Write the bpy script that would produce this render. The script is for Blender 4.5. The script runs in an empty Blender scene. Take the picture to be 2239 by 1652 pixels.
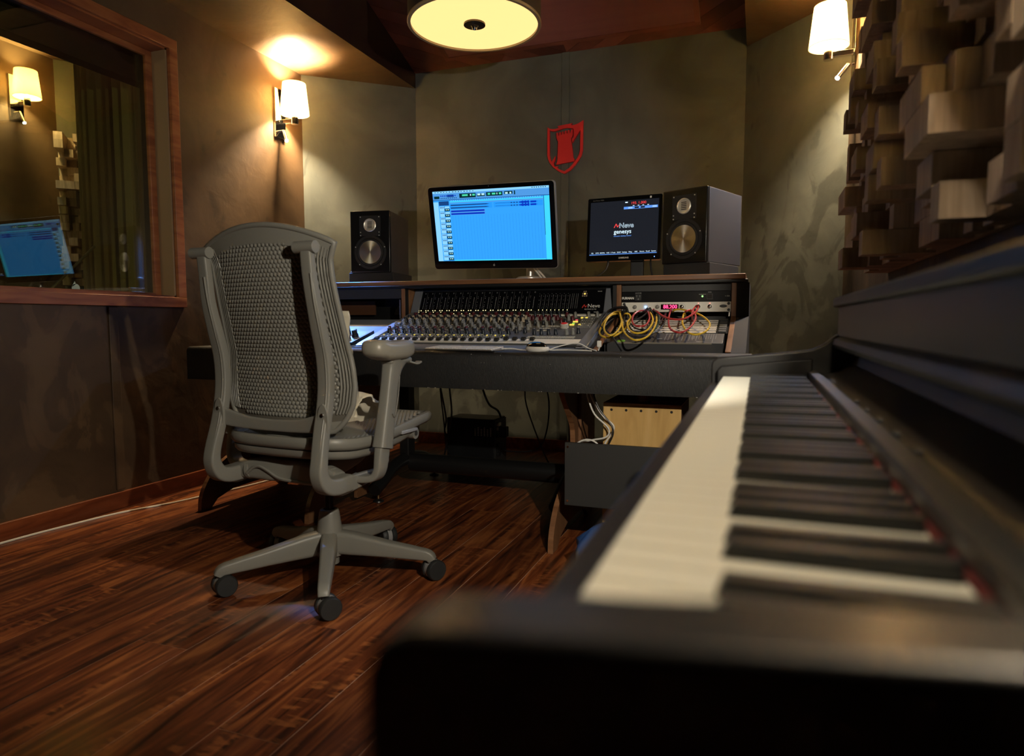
import bpy, bmesh, math, random
from mathutils import Matrix, Vector, noise as mnoise
random.seed(7)
S = bpy.context.scene
COL = S.collection
R = math.radians

# ------------------------------------------------------------------ camera
cam_d = bpy.data.cameras.new('camera')
cam = bpy.data.objects.new('camera', cam_d); COL.objects.link(cam)
cam.location = (0, 0, .84)
cam.rotation_euler = (R(90 - 4.75), 0, R(20))
cam_d.sensor_width = 36; cam_d.lens = 1480 / 2239 * 36
cam_d.clip_start = .01; cam_d.clip_end = 60
cam_d.dof.use_dof = True; cam_d.dof.focus_distance = 3.0; cam_d.dof.aperture_fstop = 3.6
S.camera = cam
# ------------------------------------------------------------------ world, exposure
w = bpy.data.worlds.new('world'); S.world = w; w.use_nodes = True
w.node_tree.nodes['Background'].inputs[0].default_value = (.8, .78, .72, 1)
w.node_tree.nodes['Background'].inputs[1].default_value = .0
S.view_settings.view_transform = 'Standard'; S.view_settings.look = 'None'
S.view_settings.exposure = 0.24; S.view_settings.gamma = 1; S.view_settings.use_curve_mapping = False
# lamp strengths (the lamps themselves are built with their fixtures further down)
P_BULB, P_LED, P_KEY, P_PEND = 130, 62, 72, .5

# ------------------------------------------------------------------ materials
MATS = {}
def _nt(name):
    m = bpy.data.materials.new(name); m.use_nodes = True
    nt = m.node_tree; b = nt.nodes['Principled BSDF']
    return m, nt, b
def N(nt, t, **kw):
    n = nt.nodes.new(t)
    for k, v in kw.items(): setattr(n, k, v)
    return n
def M(name, col, rough=.5, metal=0, emit=None, es=0, n=None, bump=None, spec=.5, coat=0):
    """n=(scale xyz, colour2, contrast lo, hi) noise colour variation; bump=(scale,strength)"""
    if name in MATS: return MATS[name]
    m, nt, b = _nt(name); L = nt.links.new
    b.inputs['Base Color'].default_value = (*col, 1); b.inputs['Roughness'].default_value = rough
    b.inputs['Metallic'].default_value = metal; b.inputs['Specular IOR Level'].default_value = spec
    b.inputs['Coat Weight'].default_value = coat
    if emit: b.inputs['Emission Color'].default_value = (*emit, 1); b.inputs['Emission Strength'].default_value = es
    if n or bump: tc = N(nt, 'ShaderNodeTexCoord')
    if n:
        mp = N(nt, 'ShaderNodeMapping'); mp.inputs['Scale'].default_value = n[0]; L(tc.outputs['Object'], mp.inputs[0])
        no = N(nt, 'ShaderNodeTexNoise'); no.inputs['Scale'].default_value = 1; no.inputs['Detail'].default_value = 6
        L(mp.outputs[0], no.inputs[0])
        r = N(nt, 'ShaderNodeValToRGB'); r.color_ramp.elements[0].position = n[2]; r.color_ramp.elements[1].position = n[3]
        r.color_ramp.elements[0].color = (*col, 1); r.color_ramp.elements[1].color = (*n[1], 1)
        L(no.outputs[0], r.inputs[0]); L(r.outputs[0], b.inputs['Base Color'])
    if bump:
        nb = N(nt, 'ShaderNodeTexNoise'); nb.inputs['Detail'].default_value = 4
        sc = bump[0]
        if isinstance(sc, tuple):
            mb_ = N(nt, 'ShaderNodeMapping'); mb_.inputs['Scale'].default_value = sc; L(tc.outputs['Object'], mb_.inputs[0]); L(mb_.outputs[0], nb.inputs[0]); nb.inputs['Scale'].default_value = 1
        else:
            nb.inputs['Scale'].default_value = sc; L(tc.outputs['Object'], nb.inputs[0])
        bu = N(nt, 'ShaderNodeBump'); bu.inputs['Strength'].default_value = bump[1]; bu.inputs['Distance'].default_value = .004
        L(nb.outputs[0], bu.inputs['Height']); L(bu.outputs[0], b.inputs['Normal'])
    MATS[name] = m
    return m
def stucco(name, c1, c2, c3, rough=.55, scale=1.0, patch=.6):
    """trowelled plaster: large clouds, smeared patches, fine relief"""
    m, nt, b = _nt(name); L = nt.links.new
    tc = N(nt, 'ShaderNodeTexCoord')
    a = N(nt, 'ShaderNodeTexNoise'); a.inputs['Scale'].default_value = 2.2 * scale; a.inputs['Detail'].default_value = 7; a.inputs['Distortion'].default_value = .8
    L(tc.outputs['Object'], a.inputs[0])
    ra = N(nt, 'ShaderNodeValToRGB'); ra.color_ramp.elements[0].position = .38; ra.color_ramp.elements[1].position = .66
    ra.color_ramp.elements[0].color = (*c1, 1); ra.color_ramp.elements[1].color = (*c2, 1)
    L(a.outputs[0], ra.inputs[0])
    mp = N(nt, 'ShaderNodeMapping'); mp.inputs['Scale'].default_value = (3.5 * scale, 3.5 * scale, 2.4 * scale); mp.inputs['Location'].default_value = (3.1, 7.7, 1.3)
    L(tc.outputs['Object'], mp.inputs[0])
    c = N(nt, 'ShaderNodeTexNoise'); c.inputs['Scale'].default_value = 1; c.inputs['Detail'].default_value = 5; c.inputs['Distortion'].default_value = 2.2
    L(mp.outputs[0], c.inputs[0])
    # the darker trowelled patches sit on the lower half of the walls
    sx = N(nt, 'ShaderNodeSeparateXYZ'); L(tc.outputs['Object'], sx.inputs[0])
    mr = N(nt, 'ShaderNodeMapRange'); mr.inputs[1].default_value = .75; mr.inputs[2].default_value = 2.0; mr.inputs[3].default_value = .10; mr.inputs[4].default_value = -.16
    L(sx.outputs[2], mr.inputs[0])
    ad = N(nt, 'ShaderNodeMath', operation='ADD'); L(c.outputs[0], ad.inputs[0]); L(mr.outputs[0], ad.inputs[1])
    rc = N(nt, 'ShaderNodeValToRGB'); rc.color_ramp.elements[0].position = .54; rc.color_ramp.elements[1].position = .60
    rc.color_ramp.elements[0].color = (0, 0, 0, 1); rc.color_ramp.elements[1].color = (patch, patch, patch, 1)
    L(ad.outputs[0], rc.inputs[0])
    mx = N(nt, 'ShaderNodeMixRGB'); mx.inputs[2].default_value = (*c3, 1)
    L(rc.outputs[0], mx.inputs[0]); L(ra.outputs[0], mx.inputs[1]); L(mx.outputs[0], b.inputs['Base Color'])
    nb = N(nt, 'ShaderNodeTexNoise'); nb.inputs['Scale'].default_value = 9 * scale; nb.inputs['Detail'].default_value = 8; nb.inputs['Distortion'].default_value = .6
    L(tc.outputs['Object'], nb.inputs[0])
    bu = N(nt, 'ShaderNodeBump'); bu.inputs['Strength'].default_value = .25; bu.inputs['Distance'].default_value = .012
    L(nb.outputs[0], bu.inputs['Height']); L(bu.outputs[0], b.inputs['Normal'])
    b.inputs['Roughness'].default_value = rough
    b.inputs['Specular IOR Level'].default_value = .35
    MATS[name] = m; return m
def wood(name, c1, c2, c3, stretch=(9, .9, 9), rough=.35, figure=0, bumpk=.1, rand=True, coat=0):
    """grain stretched along one axis, each object its own cut of the timber"""
    m, nt, b = _nt(name); L = nt.links.new
    tc = N(nt, 'ShaderNodeTexCoord'); src = tc.outputs['Object']
    if rand:
        oi = N(nt, 'ShaderNodeObjectInfo')
        mu = N(nt, 'ShaderNodeMath', operation='MULTIPLY'); mu.inputs[1].default_value = 37; L(oi.outputs['Random'], mu.inputs[0])
        va = N(nt, 'ShaderNodeVectorMath', operation='ADD'); L(src, va.inputs[0]); L(mu.outputs[0], va.inputs[1]); src = va.outputs[0]
    mp = N(nt, 'ShaderNodeMapping'); mp.inputs['Scale'].default_value = stretch; L(src, mp.inputs[0])
    a = N(nt, 'ShaderNodeTexNoise'); a.inputs['Scale'].default_value = 1.6; a.inputs['Detail'].default_value = 8; a.inputs['Distortion'].default_value = 1.4
    L(mp.outputs[0], a.inputs[0])
    r = N(nt, 'ShaderNodeValToRGB'); e = r.color_ramp.elements
    e[0].position = .33; e[0].color = (*c1, 1); e[1].position = .72; e[1].color = (*c3, 1)
    k = r.color_ramp.elements.new(.52); k.color = (*c2, 1)
    L(a.outputs[0], r.inputs[0]); out = r.outputs[0]
    if figure:
        mp2 = N(nt, 'ShaderNodeMapping'); mp2.inputs['Scale'].default_value = (14, 55, 14); L(src, mp2.inputs[0])
        f = N(nt, 'ShaderNodeTexNoise'); f.inputs['Scale'].default_value = 1; f.inputs['Detail'].default_value = 3; f.inputs['Distortion'].default_value = .6; L(mp2.outputs[0], f.inputs[0])
        rf = N(nt, 'ShaderNodeValToRGB'); rf.color_ramp.elements[0].position = .5; rf.color_ramp.elements[1].position = .62
        L(f.outputs[0], rf.inputs[0])
        g = N(nt, 'ShaderNodeTexNoise'); g.inputs['Scale'].default_value = 1.0; L(mp.outputs[0], g.inputs[0])
        rg = N(nt, 'ShaderNodeValToRGB'); rg.color_ramp.elements[0].position = .5; rg.color_ramp.elements[1].position = .62
        L(g.outputs[0], rg.inputs[0])
        mm = N(nt, 'ShaderNodeMath', operation='MULTIPLY'); L(rf.outputs[0], mm.inputs[0]); L(rg.outputs[0], mm.inputs[1])
        m2 = N(nt, 'ShaderNodeMath', operation='MULTIPLY'); L(mm.outputs[0], m2.inputs[0]); m2.inputs[1].default_value = figure
        mx = N(nt, 'ShaderNodeMixRGB'); mx.inputs[2].default_value = (*[min(1, v * 1.25) for v in c3], 1)
        L(m2.outputs[0], mx.inputs[0]); L(out, mx.inputs[1]); out = mx.outputs[0]
    if rand:
        hs = N(nt, 'ShaderNodeHueSaturation'); mr = N(nt, 'ShaderNodeMapRange'); mr.inputs[3].default_value = .72; mr.inputs[4].default_value = 1.25
        L(oi.outputs['Random'], mr.inputs[0]); L(mr.outputs[0], hs.inputs['Value']); L(out, hs.inputs['Color']); out = hs.outputs[0]
    L(out, b.inputs['Base Color'])
    b.inputs['Roughness'].default_value = rough; b.inputs['Coat Weight'].default_value = coat; b.inputs['Coat Roughness'].default_value = .25
    bu = N(nt, 'ShaderNodeBump'); bu.inputs['Strength'].default_value = bumpk; bu.inputs['Distance'].default_value = .003
    L(a.outputs[0], bu.inputs['Height']); L(bu.outputs[0], b.inputs['Normal'])
    MATS[name] = m; return m
def glow(name, col, s):
    if name in MATS: return MATS[name]
    m, nt, b = _nt(name)
    nt.nodes.remove(b); e = N(nt, 'ShaderNodeEmission'); e.inputs[0].default_value = (*col, 1); e.inputs[1].default_value = s
    nt.links.new(e.outputs[0], nt.nodes['Material Output'].inputs[0]); MATS[name] = m; return m
def shade_mat(name, col, k=.75, tr=(1, .8, .5)):
    m, nt, b = _nt(name); L = nt.links.new
    nt.nodes.remove(b)
    d = N(nt, 'ShaderNodeBsdfDiffuse'); d.inputs[0].default_value = (*col, 1)
    t = N(nt, 'ShaderNodeBsdfTranslucent'); t.inputs[0].default_value = (*tr, 1)
    x = N(nt, 'ShaderNodeMixShader'); x.inputs[0].default_value = k
    L(d.outputs[0], x.inputs[1]); L(t.outputs[0], x.inputs[2]); L(x.outputs[0], nt.nodes['Material Output'].inputs[0])
    MATS[name] = m; return m
def pane_mat(name, tint, ior=1.5, k=1.0):
    m, nt, b = _nt(name); L = nt.links.new
    nt.nodes.remove(b)
    t = N(nt, 'ShaderNodeBsdfTransparent'); t.inputs[0].default_value = (*tint, 1)
    g = N(nt, 'ShaderNodeBsdfGlossy'); g.inputs['Roughness'].default_value = .0
    fr = N(nt, 'ShaderNodeFresnel'); ge = N(nt, 'ShaderNodeNewGeometry'); io = N(nt, 'ShaderNodeMapRange')      # same reflectance on both faces of the sheet
    io.inputs[3].default_value = ior; io.inputs[4].default_value = 1/ior; L(ge.outputs['Backfacing'], io.inputs[0]); L(io.outputs[0], fr.inputs[0])
    mu = N(nt, 'ShaderNodeMath', operation='MULTIPLY'); mu.inputs[1].default_value = k; mu.use_clamp = True
    x = N(nt, 'ShaderNodeMixShader')
    L(fr.outputs[0], mu.inputs[0]); L(mu.outputs[0], x.inputs[0])
    L(t.outputs[0], x.inputs[1]); L(g.outputs[0], x.inputs[2]); L(x.outputs[0], nt.nodes['Material Output'].inputs[0])
    MATS[name] = m; return m

def spun(name, col, rough):
    m, nt, b = _nt(name); b.inputs['Base Color'].default_value = (*col, 1); b.inputs['Metallic'].default_value = 1; b.inputs['Roughness'].default_value = rough
    b.inputs['Anisotropic'].default_value = .8
    tg = N(nt, 'ShaderNodeTangent', direction_type='RADIAL', axis='Y'); nt.links.new(tg.outputs[0], b.inputs['Tangent']); MATS[name] = m; return m

# ------------------------------------------------------------------ mesh builder
class MB:
    def __init__(s, mat=None): s.v = []; s.f = []; s.mi = []; s.M = mat or Matrix()
    def add(s, vs, fs, mi=0):
        o = len(s.v); s.v += [s.M @ Vector(p) for p in vs]
        for f in fs: s.f.append(tuple(i + o for i in f)); s.mi.append(mi)
        return s
    def box(s, x0, x1, y0, y1, z0, z1, mi=0):
        return s.add([(x0,y0,z0),(x1,y0,z0),(x1,y1,z0),(x0,y1,z0),(x0,y0,z1),(x1,y0,z1),(x1,y1,z1),(x0,y1,z1)],
              [(0,3,2,1),(4,5,6,7),(0,1,5,4),(1,2,6,5),(2,3,7,6),(3,0,4,7)], mi)
    def hexa(s, p, mi=0):
        return s.add(p, [(0,3,2,1),(4,5,6,7),(0,1,5,4),(1,2,6,5),(2,3,7,6),(3,0,4,7)], mi)
    def prism(s, poly, ax, a, b, mi=0):
        def P(q, d):
            return (d, q[0], q[1]) if ax == 'x' else (q[0], d, q[1]) if ax == 'y' else (q[0], q[1], d)
        n = len(poly)
        vs = [P(q, a) for q in poly] + [P(q, b) for q in poly]
        fs = [tuple(range(n))[::-1], tuple(range(n, 2 * n))] + [(i, (i+1) % n, n + (i+1) % n, n + i) for i in range(n)]
        return s.add(vs, fs, mi)
    def cyl(s, p0, p1, r0, r1=None, n=16, mi=0, caps=True):
        r1 = r0 if r1 is None else r1
        p0, p1 = Vector(p0), Vector(p1); d = (p1 - p0).normalized()
        a = d.orthogonal().normalized(); b = d.cross(a)
        vs = []
        for p, r in ((p0, r0), (p1, r1)):
            vs += [p + (a * math.cos(t) + b * math.sin(t)) * r for t in [2 * math.pi * i / n for i in range(n)]]
        fs = [(i, (i+1) % n, n + (i+1) % n, n + i) for i in range(n)]
        if caps: fs += [tuple(range(n))[::-1], tuple(range(n, 2 * n))]
        return s.add(vs, fs, mi)
    def tube(s, pts, r, n=8, closed=False, mi=0, sub=0, caps=True, flat=None):
        """round (or flat=(a,b) elliptical) bar along a polyline; sub = spline subdivisions"""
        P = [Vector(p) for p in pts]; rs = list(r) if isinstance(r, (list, tuple)) else [r] * len(P)
        if sub: P, rs = spline(P, rs, sub, closed)
        m = len(P); T = []
        for i in range(m):
            a = P[(i-1) % m] if (closed or i) else P[0]; b = P[(i+1) % m] if (closed or i < m - 1) else P[-1]
            t = (b - a); T.append(t.normalized() if t.length > 1e-9 else Vector((0, 0, 1)))
        nrm = T[0].orthogonal().normalized(); vs = []
        for i in range(m):
            nrm = (nrm - T[i] * nrm.dot(T[i])); nrm = nrm.normalized() if nrm.length > 1e-6 else T[i].orthogonal().normalized()
            bi = T[i].cross(nrm)
            for k in range(n):
                t = 2 * math.pi * k / n; vs.append(P[i] + (nrm * math.cos(t) + bi * math.sin(t)) * rs[i])
        fs = []
        for i in range(m if closed else m - 1):
            j = (i + 1) % m
            for k in range(n): fs.append((i*n+k, i*n+(k+1) % n, j*n+(k+1) % n, j*n+k))
        if not closed and caps: fs += [tuple(range(n))[::-1], tuple(range((m-1)*n, m*n))]
        return s.add(vs, fs, mi)
    def sweep(s, pts, prof, side=(1, 0, 0), scale=None, mi=0, sub=0, closed=False):
        """profile (a along 'side', b across) carried along a path"""
        P = [Vector(p) for p in pts]; sc = scale or [1] * len(P)
        sc = [x if isinstance(x, tuple) else (x, x) for x in sc]
        if sub:
            P0 = P; P, s0 = spline(P0, [x[0] for x in sc], sub, closed); _, s1 = spline(P0, [x[1] for x in sc], sub, closed); sc = list(zip(s0, s1))
        m, n = len(P), len(prof); S_ = Vector(side).normalized(); vs = []
        for i in range(m):
            a = P[(i-1) % m] if (closed or i) else P[0]; b = P[(i+1) % m] if (closed or i < m-1) else P[-1]
            t = (b - a).normalized(); sd = (S_ - t * S_.dot(t)).normalized(); up = sd.cross(t)
            vs += [P[i] + sd * (q[0] * sc[i][0]) + up * (q[1] * sc[i][1]) for q in prof]
        fs = []
        for i in range(m if closed else m - 1):
            j = (i + 1) % m
            for k in range(n): fs.append((i*n+k, i*n+(k+1) % n, j*n+(k+1) % n, j*n+k))
        if not closed: fs += [tuple(range(n))[::-1], tuple(range((m-1)*n, m*n))]
        return s.add(vs, fs, mi)
    def lathe(s, prof, n=24, ax='z', c=(0, 0, 0), mi=0):
        c = Vector(c); vs = []
        for r, h in prof:
            for k in range(n):
                t = 2 * math.pi * k / n; a, b = r * math.cos(t), r * math.sin(t)
                vs.append(c + Vector((a, b, h) if ax == 'z' else (a, -h, b) if ax == 'y' else (h, a, b)))
        fs = []
        for i in range(len(prof) - 1):
            for k in range(n): fs.append((i*n+k, i*n+(k+1) % n, (i+1)*n+(k+1) % n, (i+1)*n+k))
        ring = prof[0] == prof[-1]      # a closed ring profile has no end caps
        if prof[0][0] > 1e-6 and not ring: fs.append(tuple(range(n))[::-1])
        if prof[-1][0] > 1e-6 and not ring: fs.append(tuple(range((len(prof)-1)*n, len(prof)*n)))
        return s.add(vs, fs, mi)
    def grid(s, nu, nv, fn, mi=0, thick=None):
        vs = [Vector(fn(i / nu, j / nv)) for j in range(nv + 1) for i in range(nu + 1)]
        W_ = nu + 1
        fs = [(j*W_+i, j*W_+i+1, (j+1)*W_+i+1, (j+1)*W_+i) for j in range(nv) for i in range(nu)]
        if thick is not None:
            t = Vector(thick); o = len(vs); vs += [p + t for p in vs]
            fs += [tuple(o + k for k in f[::-1]) for f in fs[:nu*nv]]
            ed = [(i, i+1) for i in range(nu)] + [(nv*W_+i+1, nv*W_+i) for i in range(nu)] + [((j+1)*W_, j*W_) for j in range(nv)] + [(j*W_+nu, (j+1)*W_+nu) for j in range(nv)]
            fs += [(b, a, a+o, b+o) for a, b in ed]
        return s.add(vs, fs, mi)
    def quad(s, x0, x1, z0, z1, y, mi=0):      # upright, facing -y
        return s.add([(x0,y,z0),(x1,y,z0),(x1,y,z1),(x0,y,z1)], [(0,1,2,3)], mi)
    def mesh(s, name, mats, smooth=True, ang=38):
        me = bpy.data.meshes.new(name); me.from_pydata([tuple(v) for v in s.v], [], s.f)
        for m in (mats if isinstance(mats, (list, tuple)) else [mats]): me.materials.append(m)
        me.polygons.foreach_set('material_index', s.mi)
        bm = bmesh.new(); bm.from_mesh(me); bmesh.ops.recalc_face_normals(bm, faces=bm.faces); bm.to_mesh(me); bm.free()
        if smooth:
            me.polygons.foreach_set('use_smooth', [True] * len(me.polygons)); me.set_sharp_from_angle(angle=R(ang))
        me.update(); return me
    def build(s, name, mats, parent=None, smooth=True, ang=38, bevel=0, seg=2, raw=False):
        me = s.mesh(name, mats, smooth, ang)
        o = bpy.data.objects.new(name, me); COL.objects.link(o)
        if parent: o.parent = parent
        if bevel:
            b = o.modifiers.new('bevel', 'BEVEL'); b.width = bevel; b.segments = seg; b.limit_method = 'ANGLE'; b.angle_limit = R(40); b.harden_normals = False
        return o
def spline(P, rs, sub, closed=False):
    m = len(P); out, ro = [], []
    rng = range(m if closed else m - 1)
    for i in rng:
        g = lambda k: P[k % m] if closed else P[max(0, min(m-1, k))]
        h = lambda k: rs[k % m] if closed else rs[max(0, min(m-1, k))]
        p0, p1, p2, p3 = g(i-1), g(i), g(i+1), g(i+2)
        for q in range(sub):
            t = q / sub
            out.append(.5 * ((2*p1) + (p2-p0)*t + (2*p0-5*p1+4*p2-p3)*t*t + (3*p1-p0-3*p2+p3)*t**3)); ro.append(h(i)*(1-t)+h(i+1)*t)
    if not closed: out.append(P[-1]); ro.append(rs[-1])
    return out, ro
def rrect(a, b, r, n=3):
    """rounded rectangle profile, half sizes a,b"""
    pts = []
    for cx, cy, t0 in ((a-r, b-r, 0), (-(a-r), b-r, 90), (-(a-r), -(b-r), 180), (a-r, -(b-r), 270)):
        for k in range(n + 1):
            t = R(t0 + 90 * k / n); pts.append((cx + r*math.cos(t), cy + r*math.sin(t)))
    return pts
def ellip(a, b, n=12): return [(a*math.cos(2*math.pi*k/n), b*math.sin(2*math.pi*k/n)) for k in range(n)]

def tag(o, label=None, cat=None, group=None, kind=None):
    if label: o['label'] = label
    if cat: o['category'] = cat
    if group: o['group'] = group
    if kind: o['kind'] = kind
    return o
def thing(name, label, cat, loc=(0, 0, 0), rz=0, group=None):
    o = bpy.data.objects.new(name, None); COL.objects.link(o); o.empty_display_size = .05
    o.location = loc; o.rotation_euler = (0, 0, R(rz)); return tag(o, label, cat, group)
def struct(o): o['kind'] = 'structure'; return o
def stuff(o): o['kind'] = 'stuff'; return o
def inst(name, me, parent, loc=(0, 0, 0), rot=None, scale=None):
    o = bpy.data.objects.new(name, me); COL.objects.link(o); o.parent = parent; o.location = loc
    if rot is not None: o.rotation_euler = rot
    if scale is not None: o.scale = scale
    return o
def light(kind, name, loc, power, col, parent=None, **kw):
    d = bpy.data.lights.new(name, kind); d.energy = power; d.color = col
    for k, v in kw.items(): setattr(d, k, v)
    o = bpy.data.objects.new(name, d); COL.objects.link(o); o.location = loc
    if parent: o.parent = parent
    return o
def text(name, s, size, mtx, mat, parent, ext=.0003, align='CENTER', bold=0, sx=1):
    cu = bpy.data.curves.new(name, 'FONT'); cu.body = s; cu.size = size; cu.extrude = ext; cu.offset = bold
    cu.align_x = align; cu.align_y = 'CENTER'; cu.resolution_u = 3
    o = bpy.data.objects.new(name, cu); COL.objects.link(o)
    bpy.context.view_layer.update()
    me = bpy.data.meshes.new_from_object(o.evaluated_get(bpy.context.evaluated_depsgraph_get()))
    bpy.data.objects.remove(o); bpy.data.curves.remove(cu)
    me.transform(mtx @ Matrix.Rotation(R(90), 4, 'X') @ Matrix.Diagonal((sx, 1, 1, 1)))
    me.materials.clear(); me.materials.append(mat); me.name = name
    q = bpy.data.objects.new(name, me); COL.objects.link(q)
    if parent: q.parent = parent
    return q
T = lambda x, y, z: Matrix.Translation((x, y, z))

# ------------------------------------------------------------------ palette
stucco('stucco_brown', (.070, .042, .022), (.128, .079, .040), (.027, .018, .012), patch=.4)
stucco('stucco_grey', (.098, .110, .102), (.152, .166, .150), (.050, .056, .052))
wood('floor_wood', (.030, .008, .0035), (.165, .042, .013), (.37, .122, .034), (16, 1.4, 16), rough=.33, figure=.5, bumpk=.05)
wood('trim_wood', (.20, .06, .022), (.30, .10, .035), (.36, .14, .05), (2, 2, 14), rough=.4, rand=False)
wood('base_wood', (.10, .022, .008), (.20, .05, .017), (.30, .085, .028), (12, 1.5, 12), rough=.35, rand=False)
wood('ceil_wood', (.12, .04, .029), (.18, .062, .043), (.24, .09, .062), (1.2, 1.2, 1.2), rough=.4)
wood('desk_wood', (.16, .068, .028), (.25, .115, .05), (.34, .175, .085), (1.2, 14, 14), rough=.4, rand=False)
wood('desk_wood_v', (.16, .068, .028), (.25, .115, .05), (.34, .175, .085), (14, 3, 3), rough=.4, rand=False)
wood('block_wood', (.35, .26, .18), (.45, .345, .25), (.55, .43, .32), (30, 30, 3), rough=.55, bumpk=.15)
wood('cajon_wood', (.55, .33, .11), (.66, .42, .15), (.72, .48, .2), (8, 8, 1.2), rough=.4, rand=False)
wood('piano_black', (.0055, .0053, .005), (.0075, .007, .0068), (.011, .0102, .0098), (3, .5, 3), rough=.42, rand=False, bumpk=.04, coat=.25)
M('black', (.010, .010, .010), .45); M('black_matte', (.012, .0115, .011), .8); M('black_gloss', (.006, .006, .006), .08, coat=.5)
M('dark_grey', (.03, .03, .029), .55); M('steel_black', (.012, .012, .012), .35)
M('leatherette', (.0075, .0073, .0070), .5, bump=((900, 900, 60), .35))
M('chrome', (.75, .73, .7), .12, 1); M('brass', (.7, .5, .25), .3, 1); M('alu', (.62, .6, .56), .38, 1)
M('chair', (.205, .20, .175), .42, bump=(300, .04)); M('chair_shaded', (.12, .11, .09), .5)  # second tone is the chair colour darkened to paint shade in gaps
M('rubber', (.016, .017, .017), .55); M('grey_ring', (.25, .25, .25), .4)
M('red_paint', (.72, .03, .035), .5); M('white', (.75, .73, .68), .4); M('cream', (.80, .77, .66), .5)
M('console_grey', (.17, .18, .20), .42); M('console_face', (.085, .085, .08), .5)
M('ivory', (.82, .81, .70), .28); M('ebony', (.014, .014, .014), .42); M('felt_red', (.10, .006, .006), .9)
# ================================================================== THE ROOM
XL, XR, YB, YR = -2.70, .37, 4.20, -1.8     # left wall, right wall, front (far) wall, rear wall
ZC = 2.87
brown, grey = MATS['stucco_brown'], MATS['stucco_grey']
# floor: slab with planks, each plank its own piece
fl = struct(MB().box(XL-.2, XR+.2, YR-.2, YB+.3, -.06, -.0009).build('floor', M('joint', (.50, .30, .20), .5), smooth=False))
PW, PL = .163, 1.22
plank = MB()
plank.box(-PW/2+.0012, PW/2-.0012, -PL/2+.0009, PL/2-.0009, -.0009, 0)
pme = plank.mesh('plank', MATS['floor_wood'], smooth=False)
x = -.707 + PW/2 - PW*13; k = 0
while x < XR - .05:
    if x - PW/2 < XL:           # keep inside the wall
        x += PW; k += 1; continue
    y = .30 - [0, .47, .92, .23, .70][k % 5] - PL
    while y < YB + .02:
        y1 = y + PL
        if y1 < YB + .02: inst('plank', pme, fl, (x, y + PL/2, 0))
        elif YB - y > .06:                                  # the cut piece at the wall
            h_ = (YB - y)/2; inst('plank', MB().box(-PW/2+.0012, PW/2-.0012, -h_+.0009, h_, -.0009, 0).mesh('plank_cut', MATS['floor_wood'], smooth=False), fl, (x, y + h_, 0))
        y = y1
    x += PW; k += 1
# rim of floor beyond the whole planks (narrow cut pieces along the left and front wall)
MB().box(x - PW/2 + .0012, XR, YR, YB, -.0009, 0).build('cut_plank', MATS['floor_wood'], fl, smooth=False)
MB().box(XL, -.707 - PW*12 - .0011, YR, YB, -.0009, 0).build('cut_plank', MATS['floor_wood'], fl, smooth=False)

def wall(name, boxes, mat):
    m = MB()
    for b in boxes: m.box(*b)
    return struct(m.build(name, mat, smooth=False))
WY0, WY1, WZ0, WZ1 = .55, 2.59, .955, 2.145    # window opening
wall('wall_left', [(XL-.14, XL, YR, 3.64, 0, WZ0), (XL-.14, XL, YR, 3.64, WZ1, 2.95), (XL-.14, XL, YR, WY0, WZ0, WZ1), (XL-.14, XL, WY1, 3.64, WZ0, WZ1)], brown)
wall('wall_front', [(-2.24, -.09, YB, YB+.12, 0, 2.95)], grey)
def slab(name, a, b, h, mat, t=.1):
    (ax, ay), (bx, by) = a, b; d = Vector((bx-ax, by-ay, 0)).normalized(); n_ = Vector((-d.y, d.x, 0)) * t
    m = MB(); p = [Vector((ax, ay, 0)), Vector((bx, by, 0)), Vector((bx, by, 0)) + n_, Vector((ax, ay, 0)) + n_]
    m.hexa(p + [q + Vector((0, 0, h)) for q in p]); return struct(m.build(name, mat, smooth=False))
slab('wall_front_left', (XL, 3.61), (-2.22, YB), 2.95, grey)
slab('wall_front_right', (-.11, YB), (XR, 3.61), 2.95, grey)
wall('wall_right', [(XR, XR+.12, YR, 3.64, 0, 2.95)], brown)
wall('wall_rear', [(XL-.1, XR+.1, YR-.1, YR, 0, 2.95)], brown)
# battens on the walls
tr = struct(MB().box(-1.197, -1.147, YB-.014, YB, 0, 2.50).build('trim_1', grey, bevel=.003))
struct(MB().box(XL, XL+.010, 2.205, 2.25, .085, .905).build('trim_2', brown, bevel=.003))
# baseboards
def bb(name, boxes): 
    m = MB()
    for q in boxes: m.hexa(q) if isinstance(q, list) else m.box(*q)
    return struct(m.build(name, MATS['base_wood'], bevel=.002))
bb('baseboard_left', [(XL, XL+.016, YR, 3.6, 0, .075)])
bb('baseboard_front', [(-2.22, -.11, YB-.016, YB, 0, .075)])
bb('baseboard_right', [(XR-.016, XR, YR, 3.6, 0, .075)])
# soffits with their dark inner fascia
def soffit(name, xw, xi, zw, zi, mat):
    m = MB(); yc = 3.61
    lo = [(xw, YR, zw), (xw, yc, zw), (xi, YB, zi), (xi, YR, zi)]
    n_ = len(lo); top = [(a, b, 2.95) for a, b, c in lo]
    m.add(lo + top, [(0,1,2,3), (7,6,5,4), (0,4,5,1), (1,5,6,2), (3,0,4,7) if False else (0,3,7,4)], 0)
    m.add([lo[2], lo[3], top[3], top[2]], [(0,1,2,3)], 1)
    return struct(m.build(name, [mat, M('fascia', (.028, .012, .009), .5)], smooth=False))
soffit('soffit_left', XL, -2.22, 2.357, 2.405, brown)
soffit('soffit_right', XR, -.11, 2.357, 2.395, brown)
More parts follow.
